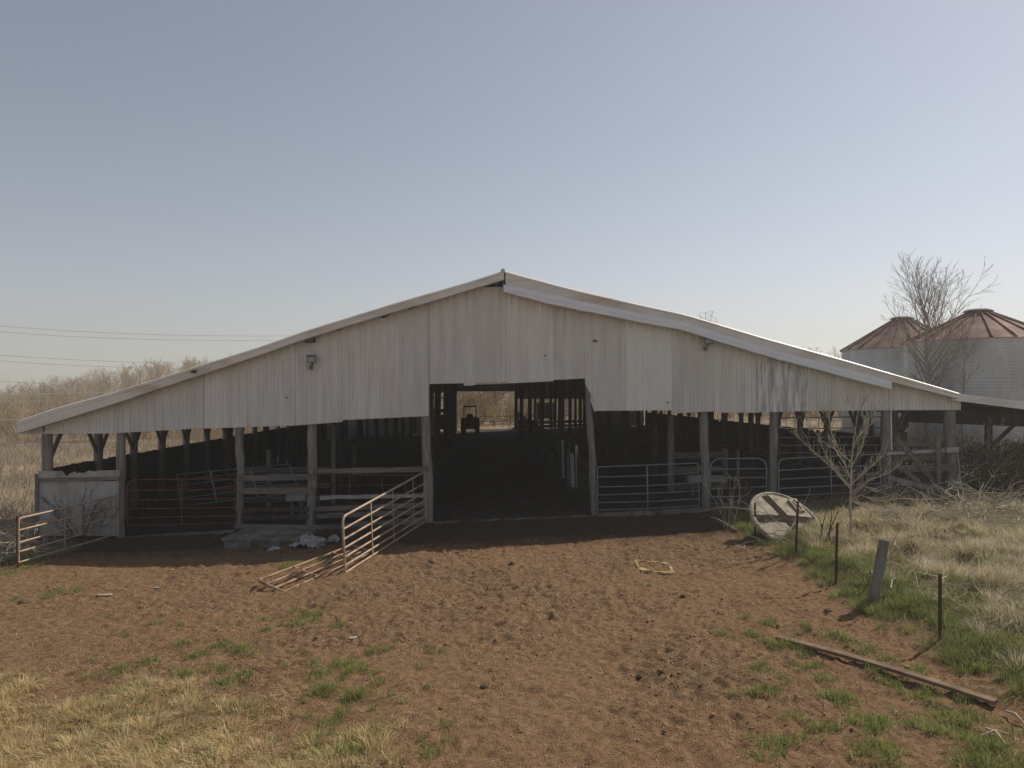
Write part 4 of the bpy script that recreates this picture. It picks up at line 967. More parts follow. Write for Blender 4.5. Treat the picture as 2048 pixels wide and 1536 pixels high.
spots = [(rr.uniform(-0.9, 0.55) * y, y) for y in rr.uniform(60, 82, 520)] + [(x, y) for x, y in zip(rr.uniform(19, 48, 260), rr.uniform(43, 66, 260)) if math.hypot(x - 24, y - 40) > 10]
w2 = make_wood("scrub_edge", spots, "", 33, (1.6, 4.6), fat=1.5)
w2["label"] = "low scrub along the foot of the far wood"; w2["category"] = "scrub"
# the spreading tree framed in the barn's rear doorway
b = ray(990, 850, 68.0); b.z = G(b.x, 68)
rg = random.Random(12)
bare_tree(b, 6.4, "spreading leafless tree framed by the barn's rear doorway", rg, 0.13, 1.35, nb=12, first=0.08, depth=3, rmin=0.016, m=M_BARKD)

# ------------------------------------------------------------------ through the rear doorway
def tractor(px, py, Y):
    c = ray(px, py, Y); g = G(c.x, Y) + 0.03; t = thing("tractor", (c.x, Y, g), "dark small tractor with roll bar silhouetted in the rear doorway", "tractor")
    X = c.x
    mb = MB(); mb.box((X, Y + 0.9, g + 0.9), (0.8, 1.5, 0.8)); mb.box((X, Y - 0.3, g + 0.62), (0.76, 0.6, 0.5)); mb.box((X, Y - 0.1, g + 0.75), (0.7, 1.0, 0.35)); mb.box((X, Y + 1.68, g + 0.9), (0.5, 0.08, 0.45)); mb.build("body", M_TRACT, t)
    for s in (-1, 1):
        mb = MB(); mb.tube([(X + s * 0.38, Y - 0.35, g + 0.58), (X + s * 0.68, Y - 0.35, g + 0.58)], [0.6, 0.6], 24); wheel = mb.build("wheel", M_TYRE, t)
        mb = MB(); mb.tube([(X + s * 0.69, Y - 0.35, g + 0.58), (X + s * 0.70, Y - 0.35, g + 0.58)], 0.3, 16); r_ = mb.build("rim", M_RUST, t); r_.parent = wheel
        mb = MB(); mb.tube([(X + s * 0.42, Y + 1.4, g + 0.33), (X + s * 0.6, Y + 1.4, g + 0.33)], 0.33, 20); mb.build("wheel", M_TYRE, t)
        mb = MB(); mb.box((X + s * 0.53, Y - 0.35, g + 1.22), (0.32, 0.9, 0.06)); mb.build("fender", M_TRACT, t)
    mb = MB(); mb.box((X, Y - 0.45, g + 1.15), (0.45, 0.42, 0.1)); mb.box((X, Y - 0.66, g + 1.35), (0.45, 0.08, 0.35)); mb.build("seat", M_BLACK, t)
    mb = MB(); z = g + 2.1
    mb.tube([(X - 0.45, Y - 0.7, g + 0.8), (X - 0.45, Y - 0.7, z)], 0.045, 8); mb.tube([(X + 0.45, Y - 0.7, g + 0.8), (X + 0.45, Y - 0.7, z)], 0.045, 8); mb.tube([(X - 0.5, Y - 0.7, z), (X + 0.5, Y - 0.7, z)], 0.055, 8); mb.build("roll_bar", M_BLACK, t)
    mb = MB(); mb.tube([(X + 0.12 * math.cos(a), Y + 0.15 + 0.05 * math.sin(a), g + 1.4 + 0.16 * math.sin(a)) for a in np.linspace(0, 6.28, 17)], 0.02, 6); mb.build("steering_wheel", M_BLACK, t)
tractor(941, 857, 54.0)
def wagon(px, Y):
    c = ray(px, 850, Y); g = G(c.x, Y); X = c.x; t = thing("feed_wagon", (X, Y, g), "dark high-sided feed wagon silhouetted right of the rear doorway", "wagon")
    mb = MB(); mb.box((X, Y, g + 0.75), (1.75, 3.2, 0.1))
    for s in (-1, 1): mb.box((X + s * 0.86, Y, g + 1.45), (0.05, 3.2, 1.3)); mb.box((X, Y + s * 1.6, g + 1.4), (1.66, 0.05, 1.2))
    mb.build("body", M_TRACT, t)
    for sx in (-1, 1):
        for sy in (-1, 1):
            mb = MB(); mb.tube([(X + sx * 0.6, Y + sy * 1.1, g + 0.36), (X + sx * 0.8, Y + sy * 1.1, g + 0.36)], 0.36, 18); mb.build("wheel", M_TYRE, t)
    mb = MB(); mb.beam((X, Y - 1.6, g + 0.6), (X, Y - 2.9, g + 0.35), 0.08, 0.1); mb.build("drawbar", M_TRACT, t)
wagon(1090, 60.5)
def pipe_fence(x0, x1, Y, label):
    t = thing("pipe_fence", (x0, Y, G(x0, Y)), label, "fence"); n = 6
    for h in (0.5, 0.95):
        mb = MB(); mb.tube([(x0 + (x1 - x0) * i / n, Y + 0.4 * i / n, G(x0, Y) + h + 0.12 * i / n) for i in range(n + 1)], 0.035, 6); mb.build("rail", M_RUST, t)
    for i in range(n + 1):
        x = x0 + (x1 - x0) * i / n; mb = MB(); mb.tube([(x, Y + 0.4 * i / n, G(x, Y) - 0.1), (x, Y + 0.4 * i / n, G(x0, Y) + 1.05 + 0.12 * i / n)], 0.04, 6); mb.build("post", M_RUST, t)
pipe_fence(-3.0, 5.5, 62.5, "low rusty pipe fence beyond the barn's rear doorway")

# ------------------------------------------------------------------ yard things
def tpost(px, yt, yb, label, lean=0.0):
    p = gp(px, yb); h = (yb - yt) / FPX * p.y; t = thing("fence_post", p, label, "fence post", "posts along the yard's right edge")
    top = p + Vector((lean, 0, h)); mb = MB(); bt = p - Vector((0, 0, 0.2))
    mb.beam(bt, top, 0.045, 0.008, up=(0, 1, 0)); mb.beam(bt + Vector((0, 0.019, 0)), top + Vector((0, 0.019, 0)), 0.009, 0.03, up=(0, 1, 0)); mb.build("shaft", M_RUST, t)
    mb = MB(); k = int(h / 0.11)
    for i in range(2, k): q = bt.lerp(top, (i + 1) / (k + 2)); mb.box(q + Vector((0, -0.008, 0)), (0.02, 0.012, 0.022))
    mb.build("studs", M_RUST, t)
tpost(1510, 1006, 1080, "thin rusty post in front of the round lid's left rim"); tpost(1591, 1003, 1112, "thin rusty post in front of the round lid's middle", 0.05)
tpost(1671, 1046, 1168, "thin rusty post between the lid and the leaning wooden post", 0.03); tpost(1880, 1149, 1280, "thin rusty post nearest the camera at the grass edge")
p = gp(1746, 1208); mb = MB(); top = ray(1769, 1080, p.y + 0.05)
pts = [p - Vector((0, 0, 0.3))] + [p.lerp(top, s) for s in (0, 0.2, 0.4, 0.6, 0.8, 1)]
mb.tube(pts, [0.085, 0.085, 0.083, 0.08, 0.082, 0.08, 0.08], 14, jit=0.05); single("wooden_post", mb, M_POST, p, "stout grey wooden fence post leaning right at the grass edge", "fence post", "posts along the yard's right edge")
# round lid leaning on the grass
def lid():
    c = ray(1571, 1041, 16.4); nrm = Vector((0.22, -0.62, 0.78)).normalized(); t = thing("round_lid", c, "round beige lid with dark crossed straps tipped against the grass bank", "lid")
    ax = Vector((1, 0, 0)); ax = (ax - nrm * ax.dot(nrm)).normalized(); ay = nrm.cross(ax); rad = 0.86
    ro = R(20); ax, ay = ax * math.cos(ro) + ay * math.sin(ro), ay * math.cos(ro) - ax * math.sin(ro)
    def L_(x, y, z): return c + ax * x + ay * y + nrm * z
    n = 48; vs = []; fs = []
    rings = [(0.02, 0.07), (0.5 * rad, 0.05), (0.9 * rad, 0.02), (0.95 * rad, 0.045), (rad, 0.03), (rad, -0.06), (0.94 * rad, -0.06)]
    for q, z in rings:
        for k in range(n): a = 2 * math.pi * k / n; vs.append(L_(q * math.cos(a), q * math.sin(a), z))
    for i in range(len(rings) - 1):
        for k in range(n): k2 = (k + 1) % n; fs.append((i * n + k, i * n + k2, (i + 1) * n + k2, (i + 1) * n + k))
    fs.append(tuple(range(n))); fs.append(tuple((len(rings) - 1) * n + k for k in range(n - 1, -1, -1)))
    mb = MB().add(vs, fs); mb.build("disc", M_LID, t)
    for a, wd in ((R(95), 0.2), (R(168), 0.2)):
        d = (math.cos(a), math.sin(a)); e = (-d[1], d[0]); vs = []; fs = []; N = 8
        for i in range(N + 1):
            s = -0.88 * rad + 1.76 * rad * i / N; z = 0.078 - 0.05 * abs(s) / rad
            for w_ in (-wd / 2, wd / 2): vs += [L_(d[0] * s + e[0] * w_, d[1] * s + e[1] * w_, z), L_(d[0] * s + e[0] * w_, d[1] * s + e[1] * w_, z - 0.03)]
        for i in range(N): k = i * 4; fs += [(k, k + 4, k + 6, k + 2), (k, k + 1, k + 5, k + 4), (k + 2, k + 6, k + 7, k + 3)]
        fs += [(0, 2, 3, 1), (N * 4, N * 4 + 1, N * 4 + 3, N * 4 + 2)]
        if a > 2: vs = [v + nrm * 0.004 for v in vs]
        MB().add(vs, fs).build("strap", M_LIDB, t)
    mb = MB(); q = [(0.44, 0.14), (0.68, 0.14), (0.68, 0.52), (0.44, 0.52)]
    vs = [L_(x, y, z) for z in (0.0, 0.085) for x, y in q]; mb.add(vs, [(4, 5, 6, 7), (0, 1, 5, 4), (1, 2, 6, 5), (2, 3, 7, 6), (3, 0, 4, 7)]); hb = mb.build("hatch", M_LID, t)
    mb = MB(); mb.tube([L_(0.56, 0.2, 0.08), L_(0.56, 0.2, 0.115), L_(0.56, 0.46, 0.115), L_(0.56, 0.46, 0.08)], 0.014, 6); h_ = mb.build("handle", M_LIDB, t); h_.parent = hb
lid()
# concrete block step with a plank, plastic sheets
def step():
    a, b = gp(447, 1097), gp(592, 1094); ex = (b - a); ex.z = 0; L = ex.length; ex.normalize(); ey = Vector((-ex.y, ex.x, 0)); g = min(a.z, b.z) - 0.08
    t = thing("block_step", a, "low step of stacked concrete blocks under a slab by the left bays", "step"); nb = 5; bw = L / nb
    for row, y0 in ((0, 0.1), (1, 1.2)):
        for k in range(nb):
            c = a + ex * (bw * (k + 0.5)) + ey * y0; mb = MB(); mb.box((c.x, c.y, g + 0.15), (bw - 0.012, 0.2, 0.2), math.atan2(ex.y, ex.x)); ob = mb.build("block", M_CONC, t)
            bv = ob.modifiers.new("worn", 'BEVEL'); bv.width = 0.012; bv.segments = 2
    c = a + ex * (L * 0.5) + ey * 0.68; mb = MB(); mb.box((c.x, c.y, g + 0.295), (L + 0.12, 1.4, 0.085), math.atan2(ex.y, ex.x)); ob = mb.build("slab", M_CONC, t)
    bv = ob.modifiers.new("worn", 'BEVEL'); bv.width = 0.02; bv.segments = 2
    mb = MB(); p = a + ex * -0.1 + ey * 1.3; q = p + ex * (L + 0.3); p.z = q.z = g + 0.385; mb.beam(p, q, 0.2, 0.09, jit=0.01)
    single("timber", mb, M_BOARD, p, "grey timber lying along the back of the concrete step", "timber")
step()
def sheet(pxs, label, seed, amp=0.1, name="plastic_sheet"):
    c = gp(*pxs[0]); sx, sy = pxs[1]; n = 34; r = np.random.default_rng(seed); xs = np.linspace(-1, 1, n); X, Y = np.meshgrid(xs, xs, indexing='ij')
    edge = 0.78 + 0.4 * (fbm(X * 1.0 + 9, Y * 1.0 + seed, 2.2, 3, seed) - 0.5)
    k = np.sqrt(X ** 2 + Y ** 2); ring = np.maximum(np.abs(X), np.abs(Y)); f = np.where(k > 0, ring / np.maximum(k, 1e-6), 1) * edge / 0.8
    WX = c.x + X * f * sx; WY = c.y + Y * f * sy; rid = 1 - np.abs(fbm(X, Y, 3.0, 4, seed + 5) * 2 - 1)
    Z = yz(WX, WY) + 0.01 + amp * rid ** 2 * np.clip(1.15 - k * 0.8, 0.05, 1) + 0.05 * amp * RNG.normal(0, 1, X.shape)
    V = np.stack([WX - c.x, WY - c.y, Z - c.z], -1).reshape(-1, 3); i = np.arange(n - 1)[:, None] * n + np.arange(n - 1)[None, :]
    F = np.stack([i, i + n, i + n + 1, i + 1], -1).reshape(-1, 4); o = np_mesh(name, V, F, M_TARP, smooth=False); o.location = c; return tag(o, label, "plastic sheet", "crumpled plastic sheets beside the step")
sheet(((617, 1090), (0.5, 0.42)), "large crumpled white plastic sheet right of the concrete step", 3, 0.3)
sheet(((668, 1082), (0.16, 0.2)), "small crumpled white plastic scrap behind the standing gate", 5, 0.2)
sheet(((548, 1101), (0.16, 0.12)), "small pale plastic scrap on the dirt before the concrete step", 6, 0.1)
def yellow():
    q = [gp(1270, 1123), gp(1338, 1126), gp(1347, 1147), gp(1281, 1145)]; c = sum(q, Vector()) / 4; t = thing("yellow_frame", c, "half buried yellow frame lying flat on the dirt", "frame")
    for k in range(4):
        a, b = q[k], q[(k + 1) % 4]; mb = MB()
        za, zb = float(yz(a.x, a.y)), float(yz(b.x, b.y)); n = 6; pts = []
        for i in range(n):
            p0 = a.lerp(b, i / n); p1 = a.lerp(b, (i + 1) / n); p0.z = za + (zb - za) * i / n - 0.004; p1.z = za + (zb - za) * (i + 1) / n - 0.004
            mb.beam(p0, p1, 0.055, 0.035)
        mb.build("side", M_YEL, t)
    for k, qq in enumerate(q):
        mb = MB(); d1 = (q[(k + 1) % 4] - qq).normalized() * 0.26; d2 = (q[k - 1] - qq).normalized() * 0.2; z = Vector((0, 0, float(yz(qq.x, qq.y)) - qq.z + 0.025))
        vs = [qq + z, qq + d1 + z, qq + d2 + z]; vs += [v - Vector((0, 0, 0.012)) for v in vs]; mb.add(vs, [(0, 1, 2), (5, 4, 3), (0, 3, 4, 1), (1, 4, 5, 2), (2, 5, 3, 0)]); mb.build("corner_plate", M_YEL, t)
yellow()
a, b = gp(1556, 1282), gp(1992, 1413); mb = MB(); n = 10
for i in range(n):
    p0, p1 = a.lerp(b, i / n), a.lerp(b, (i + 1) / n)
    for p, s in ((p0, i / n), (p1, (i + 1) / n)): p.z = a.z + (b.z - a.z) * s + 0.045 + 0.03 * math.sin(math.pi * s)
    mb.beam(p0, p1, 0.115, 0.04)
single("plank", mb, M_PLANK, a, "long weathered plank lying across the yard's right foreground", "plank")
for k, (pa, pb, lab, r_) in enumerate((((1972, 1468), (2012, 1500), "dry yellow cane lying right of the plank's lower end", 0.012), ((2010, 1432), (2052, 1462), "dry yellow cane at the frame's right edge", 0.012), ((1962, 1482), (2018, 1478), "thin dry cane crossing another at the lower right", 0.008))):
    a, b = gp(*pa), gp(*pb); mb = MB(); m_ = a.lerp(b, 0.5) + Vector((0.02, 0.03, 0.03)); mb.tube([a + Vector((0, 0, 0.05)), m_ + Vector((0, 0, 0.05)), b + Vector((0, 0, 0.05))], [r_, r_, r_ * 0.6], 6)
    single("cane", mb, M_YEL if False else M_BARKL, a, lab, "cane", "dry canes in the foreground")
def clod(px, py, r, label, m=M_CLOD, name="dirt_clod", cat="clod", grp="dark clods on the yard", fl=0.7):
    p = gp(px, py); p.z = float(yz(p.x, p.y)); import bmesh
    bm = bmesh.new(); r *= 0.72; bmesh.ops.create_icosphere(bm, subdivisions=3, radius=r)
    for v in bm.verts:
        f = 0.75 + 0.5 * float(fbm(np.array([v.co.x / r * 1.3 + px]), np.array([v.co.y / r * 1.3 + v.co.z / r * 2 + py]), 1.1, 3, 4)[0]); v.co = Vector((v.co.x * f * 1.2, v.co.y * f, v.co.z * f * fl))
    me = bpy.data.meshes.new(name); bm.to_mesh(me); bm.free(); me.materials.append(m)
    for pl in me.polygons: pl.use_smooth = True
    o = bpy.data.objects.new(name, me); COL.objects.link(o); o.location = p + Vector((0, 0, r * 0.3)); o.rotation_euler = (0, 0, random.uniform(0, 6)); tag(o, label, cat, grp)
clod(862, 1128, 0.09, "dark clod on the dirt right of the standing gate"); clod(1024, 1132, 0.08, "dark clod on the dirt in front of the doorway's middle")
clod(1367, 1194, 0.07, "dark clod on the dirt below the yellow frame"); clod(1655, 1229, 0.07, "dark clod beside the leaning wooden post's shadow"); clod(968, 1377, 0.06, "dark clod in the middle of the foreground dirt")
clod(45, 1208, 0.1, "dark clod at the far left of the dirt"); clod(1280, 1352, 0.06, "dark clod on the dirt left of the right grass tufts")
def scrap(px, py, sx, sy, rz, label, name="scrap"):
    p = gp(px, py); z = float(yz(p.x, p.y)); mb = MB(); c, s = math.cos(rz), math.sin(rz); o = []
    for x, y in ((-1, -0.7), (0.2, -1), (1, -0.5), (0.9, 0.8), (-0.3, 1), (-1, 0.5)): o.append((p.x + x * sx * c - y * sy * s, p.y + x * sx * s + y * sy * c, z + 0.02 + random.uniform(0, 0.015)))
    vs = o + [(a, b, zz - 0.015) for a, b, zz in o]; mb.add(vs, [tuple(range(6)), tuple(range(11, 5, -1))] + [(i, i + 6, (i + 1) % 6 + 6, (i + 1) % 6) for i in range(6)])
    single(name, mb, M_SCRAP, (p.x, p.y, z), label, "scrap", "pale scraps on the dirt")
scrap(210, 1196, 0.13, 0.05, 0.1, "long pale scrap of wood on the left of the yard"); scrap(313, 1177, 0.06, 0.04, 0.4, "small pale scrap on the left dirt below the red gate")
scrap(707, 1276, 0.06, 0.045, 0.3, "pale rectangular scrap among the grass tufts left of centre"); scrap(998, 1303, 0.02, 0.02, 0.2, "tiny white chip on the dirt in the centre"); scrap(1815, 1333, 0.035, 0.03, 0.2, "small pale stone just above the plank")

# ------------------------------------------------------------------ power lines
def wire(px, label, m=M_WIRE, r=0.035):
    pts = [ray(x, y, Y) for x, y, Y in px]; mb = MB(); n = 24; o = []
    (x0, y0, z0), (x2, y2, z2) = pts[0], pts[2]; p1 = pts[1]
    for i in range(n + 1):
        s = i / n; q = pts[0] * ((1 - s) * (1 - 2 * s)) + p1 * (4 * s * (1 - s)) + pts[2] * (s * (2 * s - 1)); o.append(q)
    mb.tube(o, r, 5); single("power_line", mb, m, pts[0], label, "power line", "power lines crossing behind the barn")
for l, mm, lab in ((637, 672, "topmost dark power line across the left sky"), (652, 681, "second dark power line across the left sky"),
                   (699, 727, "third dark power line above the left wood"), (711, 738, "fourth dark power line just above the left wood"), (755, 775, "dark power line meeting the wood's treetops at the far left")):
    wire([(-260, l - 17, 150), (540, mm, 200), (1412, mm - 36, 242)], lab, M_WIRE, 0.045)
for y, y2, lab in ((789, 784, "highest bright wire in front of the left wood"), (795, 789, "middle bright wire in front of the left wood"), (803, 797, "lower bright wire in front of the left wood"), (838, 836, "lowest bright wire low over the left field")):
    wire([(-200, y + 5, 46), (150, (y + y2) / 2 - 0.0, 52), (520, y2 - 3, 58)], lab, M_WIREL, 0.017)
def tower(px, py, Y):
    c = ray(px, py, Y); g = G(c.x, Y); H = c.z - g; t = thing("transmission_tower", (c.x, Y, g), "steel lattice transmission tower top peeking over the roof", "tower"); mb = MB()
    def wd(f): return 3.6 * (1 - f) + 0.8 * f
    for sx in (-1, 1):
        for sy in (-1, 1): mb.beam((c.x + sx * 3.6, Y + sy * 3.6, g), (c.x + sx * 0.9, Y + sy * 0.9, g + H * 0.9), 0.16, 0.16)
    N = 9
    for k in range(N):
        f0, f1 = k / N * 0.9, (k + 1) / N * 0.9; w0 = 3.6 + (0.9 - 3.6) * f0 / 0.9; w1 = 3.6 + (0.9 - 3.6) * f1 / 0.9
        for s in (-1, 1):
            mb.beam((c.x - w0, Y + s * w0, g + H * f0), (c.x + w1, Y + s * w1, g + H * f1), 0.1, 0.1); mb.beam((c.x + w0, Y + s * w0, g + H * f0), (c.x - w1, Y + s * w1, g + H * f1), 0.1, 0.1)
    mb.build("mast", M_STEEL, t); mb = MB(); z = c.z
    mb.beam((c.x - 2.6, Y, z - 0.4), (c.x - 1.2, Y, z - 3.0), 0.14, 0.14); mb.beam((c.x + 2.2, Y, z + 0.8), (c.x + 1.2, Y, z - 3.0), 0.14, 0.14); mb.beam((c.x - 2.9, Y, z - 0.1), (c.x + 2.2, Y, z + 0.8), 0.1, 0.1)
    mb.beam((c.x - 0.4, Y, z + 0.2), (c.x - 0.2, Y, z - 3), 0.16, 0.16); mb.beam((c.x - 0.4, Y, z + 0.2), (c.x + 3.6, Y, z - 2.0), 0.1, 0.1); mb.beam((c.x - 2.0, Y, z - 3), (c.x + 3.6, Y, z - 2.6), 0.12, 0.12); mb.beam((c.x + 3.6, Y, z - 1.9), (c.x + 3.6, Y, z - 6), 0.1, 0.1)
    mb.beam((c.x - 2.6, Y, z - 0.4), (c.x - 0.2, Y, z - 2.8), 0.08, 0.08); mb.beam((c.x + 2.2, Y, z + 0.8), (c.x - 0.2, Y, z - 2.8), 0.08, 0.08); mb.build("crossarm", M_STEEL, t)
tower(1413, 627, 245.0)

# ------------------------------------------------------------------ grass
def scatter(n, x0, x1, y0, y1, dens):
    X = RNG.uniform(x0, x1, n); Y = RNG.uniform(y0, y1, n); k = RNG.uniform(0, 1, n) < dens(X, Y); return X[k], Y[k]
def in_view(X, Y): return (np.abs(X) < 0.9 * Y + 1.5)
def blades(name, X, Y, hr, wr, c0, c1, lean=0.5, bias=(0, 0), lab=None, cat=None, z=None, hn=None):
    n = len(X); Z = yz(X, Y) if z is None else z; P = np.stack([X, Y, Z - 0.01], 1)
    H = RNG.uniform(*hr, n) * (hn if hn is not None else 1); t = RNG.uniform(0, 1, (n, 1)) ** 1.3; C = np.array(c0) + (np.array(c1) - np.array(c0)) * t
    C = C * RNG.uniform(0.75, 1.2, (n, 1)); l = RNG.normal(0, lean, (n, 2)) + np.array(bias)
    ll = np.linalg.norm(l, axis=1, keepdims=True); l = l / np.maximum(1, ll / 0.95)
    o = strands(name, P, H, l, RNG.uniform(*wr, n), C); o["kind"] = "stuff"
    if lab: o["label"] = lab; o["category"] = cat
    return o
# near-left dry thatch, matted in swirls
X, Y = scatter(175000, -10, 0.6, 5.6, 14, lambda x, y: np.where(in_view(x, y), yard_masks(x, y)[0] * 0.8 + yard_masks(x, y)[1] * 0.07, 0))
sw = fbm(X, Y, 1.1, 3, 40) * 9
n = len(X); H = RNG.uniform(0.05, 0.18, n); l = np.stack([np.cos(sw), np.sin(sw)], 1) * 0.85 + RNG.normal(0, 0.3, (n, 2)); ll = np.linalg.norm(l, axis=1, keepdims=True); l = l / np.maximum(1, ll / 0.96)
C = np.array([0.37, 0.27, 0.125]) + (np.array([0.78, 0.63, 0.33]) - np.array([0.37, 0.27, 0.125])) * RNG.uniform(0, 1, (n, 1)); C = C * (0.75 + 0.5 * fbm(X, Y, 2, 2, 6))[:, None]
H = H * (0.6 + 0.8 * fbm(X, Y, 1.6, 3, 44))
o = strands("dry_grass", np.stack([X, Y, yz(X, Y) - 0.01], 1), H, l, RNG.uniform(0.004, 0.008, n), C); o["kind"] = "stuff"; o["label"] = "matted straw-coloured dry grass in the left foreground"; o["category"] = "grass"
# straw bits lying on the dirt
X, Y = scatter(130000, -11, 5.6, 5.6, 17.5, lambda x, y: np.where(in_view(x, y), 0.22 + 0.75 * yard_masks(x, y)[1] + 0.3 * (x < -3) + 0.3 * (fbm(x, y, 0.8, 3, 12) > 0.55), 0))
n = len(X); a = RNG.uniform(0, 6.28, n); P = np.stack([X, Y, yz(X, Y) + 0.006], 1)
C = np.array([0.20, 0.13, 0.07]) + (np.array([0.70, 0.55, 0.34]) - np.array([0.20, 0.13, 0.07])) * RNG.uniform(0, 1, (n, 1)) ** 2
o = strands("straw_litter", P, RNG.uniform(0.03, 0.15, n), np.stack([np.cos(a), np.sin(a)], 1) * 0.97, RNG.uniform(0.003, 0.007, n), C, curl=0.0); o["kind"] = "stuff"; o["label"] = "loose straw strewn over the dirt yard"; o["category"] = "straw"
# small crumbs of soil
def crumbs(n):
    X, Y = scatter(n, -10, 5.4, 5.6, 17.2, lambda x, y: np.where(in_view(x, y), np.clip((fbm(x, y, 0.45, 3, 77) - 0.36) * 3.5, 0.08, 1), 0))
    n = len(X); base = np.array([[1, 0, 0], [-1, 0, 0], [0, 1, 0], [0, -1, 0], [0, 0, 1], [0, 0, -0.6]]); r = RNG.gamma(1.6, 0.0035, n) + 0.004
    V = base[None] * r[:, None, None] * RNG.uniform(0.6, 1.35, (n, 6, 1)); a = RNG.uniform(0, 6.28, n); c, s = np.cos(a)[:, None], np.sin(a)[:, None]
    V = np.stack([V[..., 0] * c - V[..., 1] * s, V[..., 0] * s + V[..., 1] * c, V[..., 2] * 0.8], -1) + np.stack([X, Y, yz(X, Y) + r * 0.25], 1)[:, None]
    f = np.array([[0, 2, 4], [2, 1, 4], [1, 3, 4], [3, 0, 4], [2, 0, 5], [1, 2, 5], [3, 1, 5], [0, 3, 5]]); F = (np.arange(n)[:, None, None] * 6 + f[None]).reshape(-1, 3)
    C = np.array([0.29, 0.172, 0.098]) * RNG.uniform(0.5, 1.35, (n, 1)); C[RNG.uniform(0, 1, n) < 0.012] = [0.4, 0.34, 0.27]
    o = np_mesh("soil_crumbs", V.reshape(-1, 3), F, M_SOILC, np.repeat(C, 6, 0)); o["kind"] = "stuff"; o["label"] = "crumbs of trampled soil across the yard"; o["category"] = "soil"
crumbs(34000)
# green tufts in the yard
TUF = [(610, 1232, .32), (595, 1250, .2), (675, 1248, .2), (540, 1258, .16), (530, 1240, .15), (745, 1300, .2), (690, 1328, .22), (640, 1352, .25), (705, 1345, .2), (655, 1385, .28), (715, 1398, .25), (660, 1440, .2), (690, 1510, .26), (730, 1480, .22), (860, 1500, .2),
       (485, 1300, .26), (440, 1290, .22), (375, 1288, .2), (390, 1314, .26), (310, 1320, .18), (365, 1350, .26), (445, 1340, .2), (490, 1355, .2), (225, 1350, .24), (255, 1386, .25), (245, 1271, .13), (315, 1250, .16), (210, 1390, .15), (445, 1370, .2),
       (1445, 1272, .17), (1530, 1252, .2), (1490, 1240, .12), (1545, 1285, .22), (1575, 1292, .25), (1530, 1390, .26), (1520, 1335, .2), (1612, 1300, .25), (1620, 1330, .2), (1690, 1280, .22), (1640, 1355, .22), (1680, 1400, .28), (1655, 1390, .22),
       (1760, 1320, .22), (1850, 1385, .2), (1900, 1425, .3), (1960, 1470, .3), (1990, 1500, .3), (1745, 1440, .25), (1740, 1512, .25), (1655, 1465, .2), (1790, 1505, .28), (1950, 1525, .3), (1835, 1450, .25), (1585, 1440, .15), (1700, 1450, .2), (1610, 1255, .18), (1880, 1470, .2), (2010, 1520, .3), (1840, 1350, .18),
       (582, 1132, .35), (640, 1120, .3), (690, 1118, .3), (60, 1135, .3), (20, 1146, .3), (110, 1190, .25), (150, 1186, .2), (30, 1200, .15), (90, 1200, .2), (1300, 1170, .1), (1240, 1140, .06)]
rt_ = random.Random(77)
TUF += [(rt_.uniform(1500, 2040), rt_.uniform(1245, 1536), rt_.uniform(0.07, 0.22)) for _ in range(44)] + [(rt_.uniform(180, 760), rt_.uniform(1230, 1530), rt_.uniform(0.05, 0.14)) for _ in range(45)] + [(rt_.uniform(600, 900), rt_.uniform(1290, 1536), rt_.uniform(0.05, 0.14)) for _ in range(22)]
xs, ys = [], []
for px, py, r in TUF:
    p = gp(px, py); k = int(1500 * r * r / 0.06 * 0.28); k = max(40, k)
    cl = RNG.normal(0, r * 0.42, (6, 2)); j = RNG.integers(0, 6, k)
    xs.append(p.x + cl[j, 0] + RNG.normal(0, r * 0.22, k)); ys.append(p.y + cl[j, 1] + RNG.normal(0, r * 0.22, k))
X, Y = np.concatenate(xs), np.concatenate(ys)
blades("green_grass", X, Y, (0.04, 0.13), (0.004, 0.008), (0.13, 0.165, 0.038), (0.42, 0.44, 0.145), 0.55, lab="tufts of short green grass in the dirt yard", cat="grass")
# right-hand rough grass
def gdens(x, y):
    e = 5.55 + (fbm(x, y, 1.2, 3, 61) - 0.5) * 0.7; m = np.clip((x - e) / 0.25, 0, 1); return np.where(in_view(x, y), m * np.exp(-np.clip(x - e - 0.35, 0, 9) * 0.55) * 0.9 * np.clip(1.4 - (y - 7) / 14, 0.3, 1), 0)
X, Y = scatter(170000, 5, 13, 6.5, 18.6, gdens)
blades("green_grass", X, Y, (0.05, 0.15), (0.005, 0.009), (0.10, 0.135, 0.03), (0.33, 0.34, 0.12), 0.5, (-0.1, -0.1), "strip of green grass along the fence posts", "grass", hn=0.6 + 0.7 * fbm(X, Y, 1.4, 3, 71))
def ddens(x, y):
    e = 6.1 + (fbm(x, y, 0.8, 3, 62) - 0.5) * 0.9; n = fbm(x, y, 0.7, 3, 63); return np.where(in_view(x, y), np.clip((x - e) / 0.5, 0, 1) * np.clip(0.35 + (n - 0.4) * 2.2, 0.12, 1) * np.clip(1.5 - (y - 6) / 14, 0.35, 1), 0)
X, Y = scatter(120000, 5.4, 15.5, 6.3, 20.2, ddens)
sw = fbm(X, Y, 0.8, 3, 81) * 10; n = len(X); l = np.stack([np.cos(sw), np.sin(sw)], 1) * 0.8 + RNG.normal(0, 0.3, (n, 2)); ll = np.linalg.norm(l, axis=1, keepdims=True); l = l / np.maximum(1, ll / 0.96)
C = np.array([0.33, 0.265, 0.155]) + (np.array([0.70, 0.61, 0.43]) - np.array([0.33, 0.265, 0.155])) * RNG.uniform(0, 1, (n, 1)); H = RNG.uniform(0.08, 0.27, n) * np.clip(1.5 - (Y - 8) / 14, 0.5, 1) * (0.5 + 0.9 * fbm(X, Y, 1.2, 3, 83))
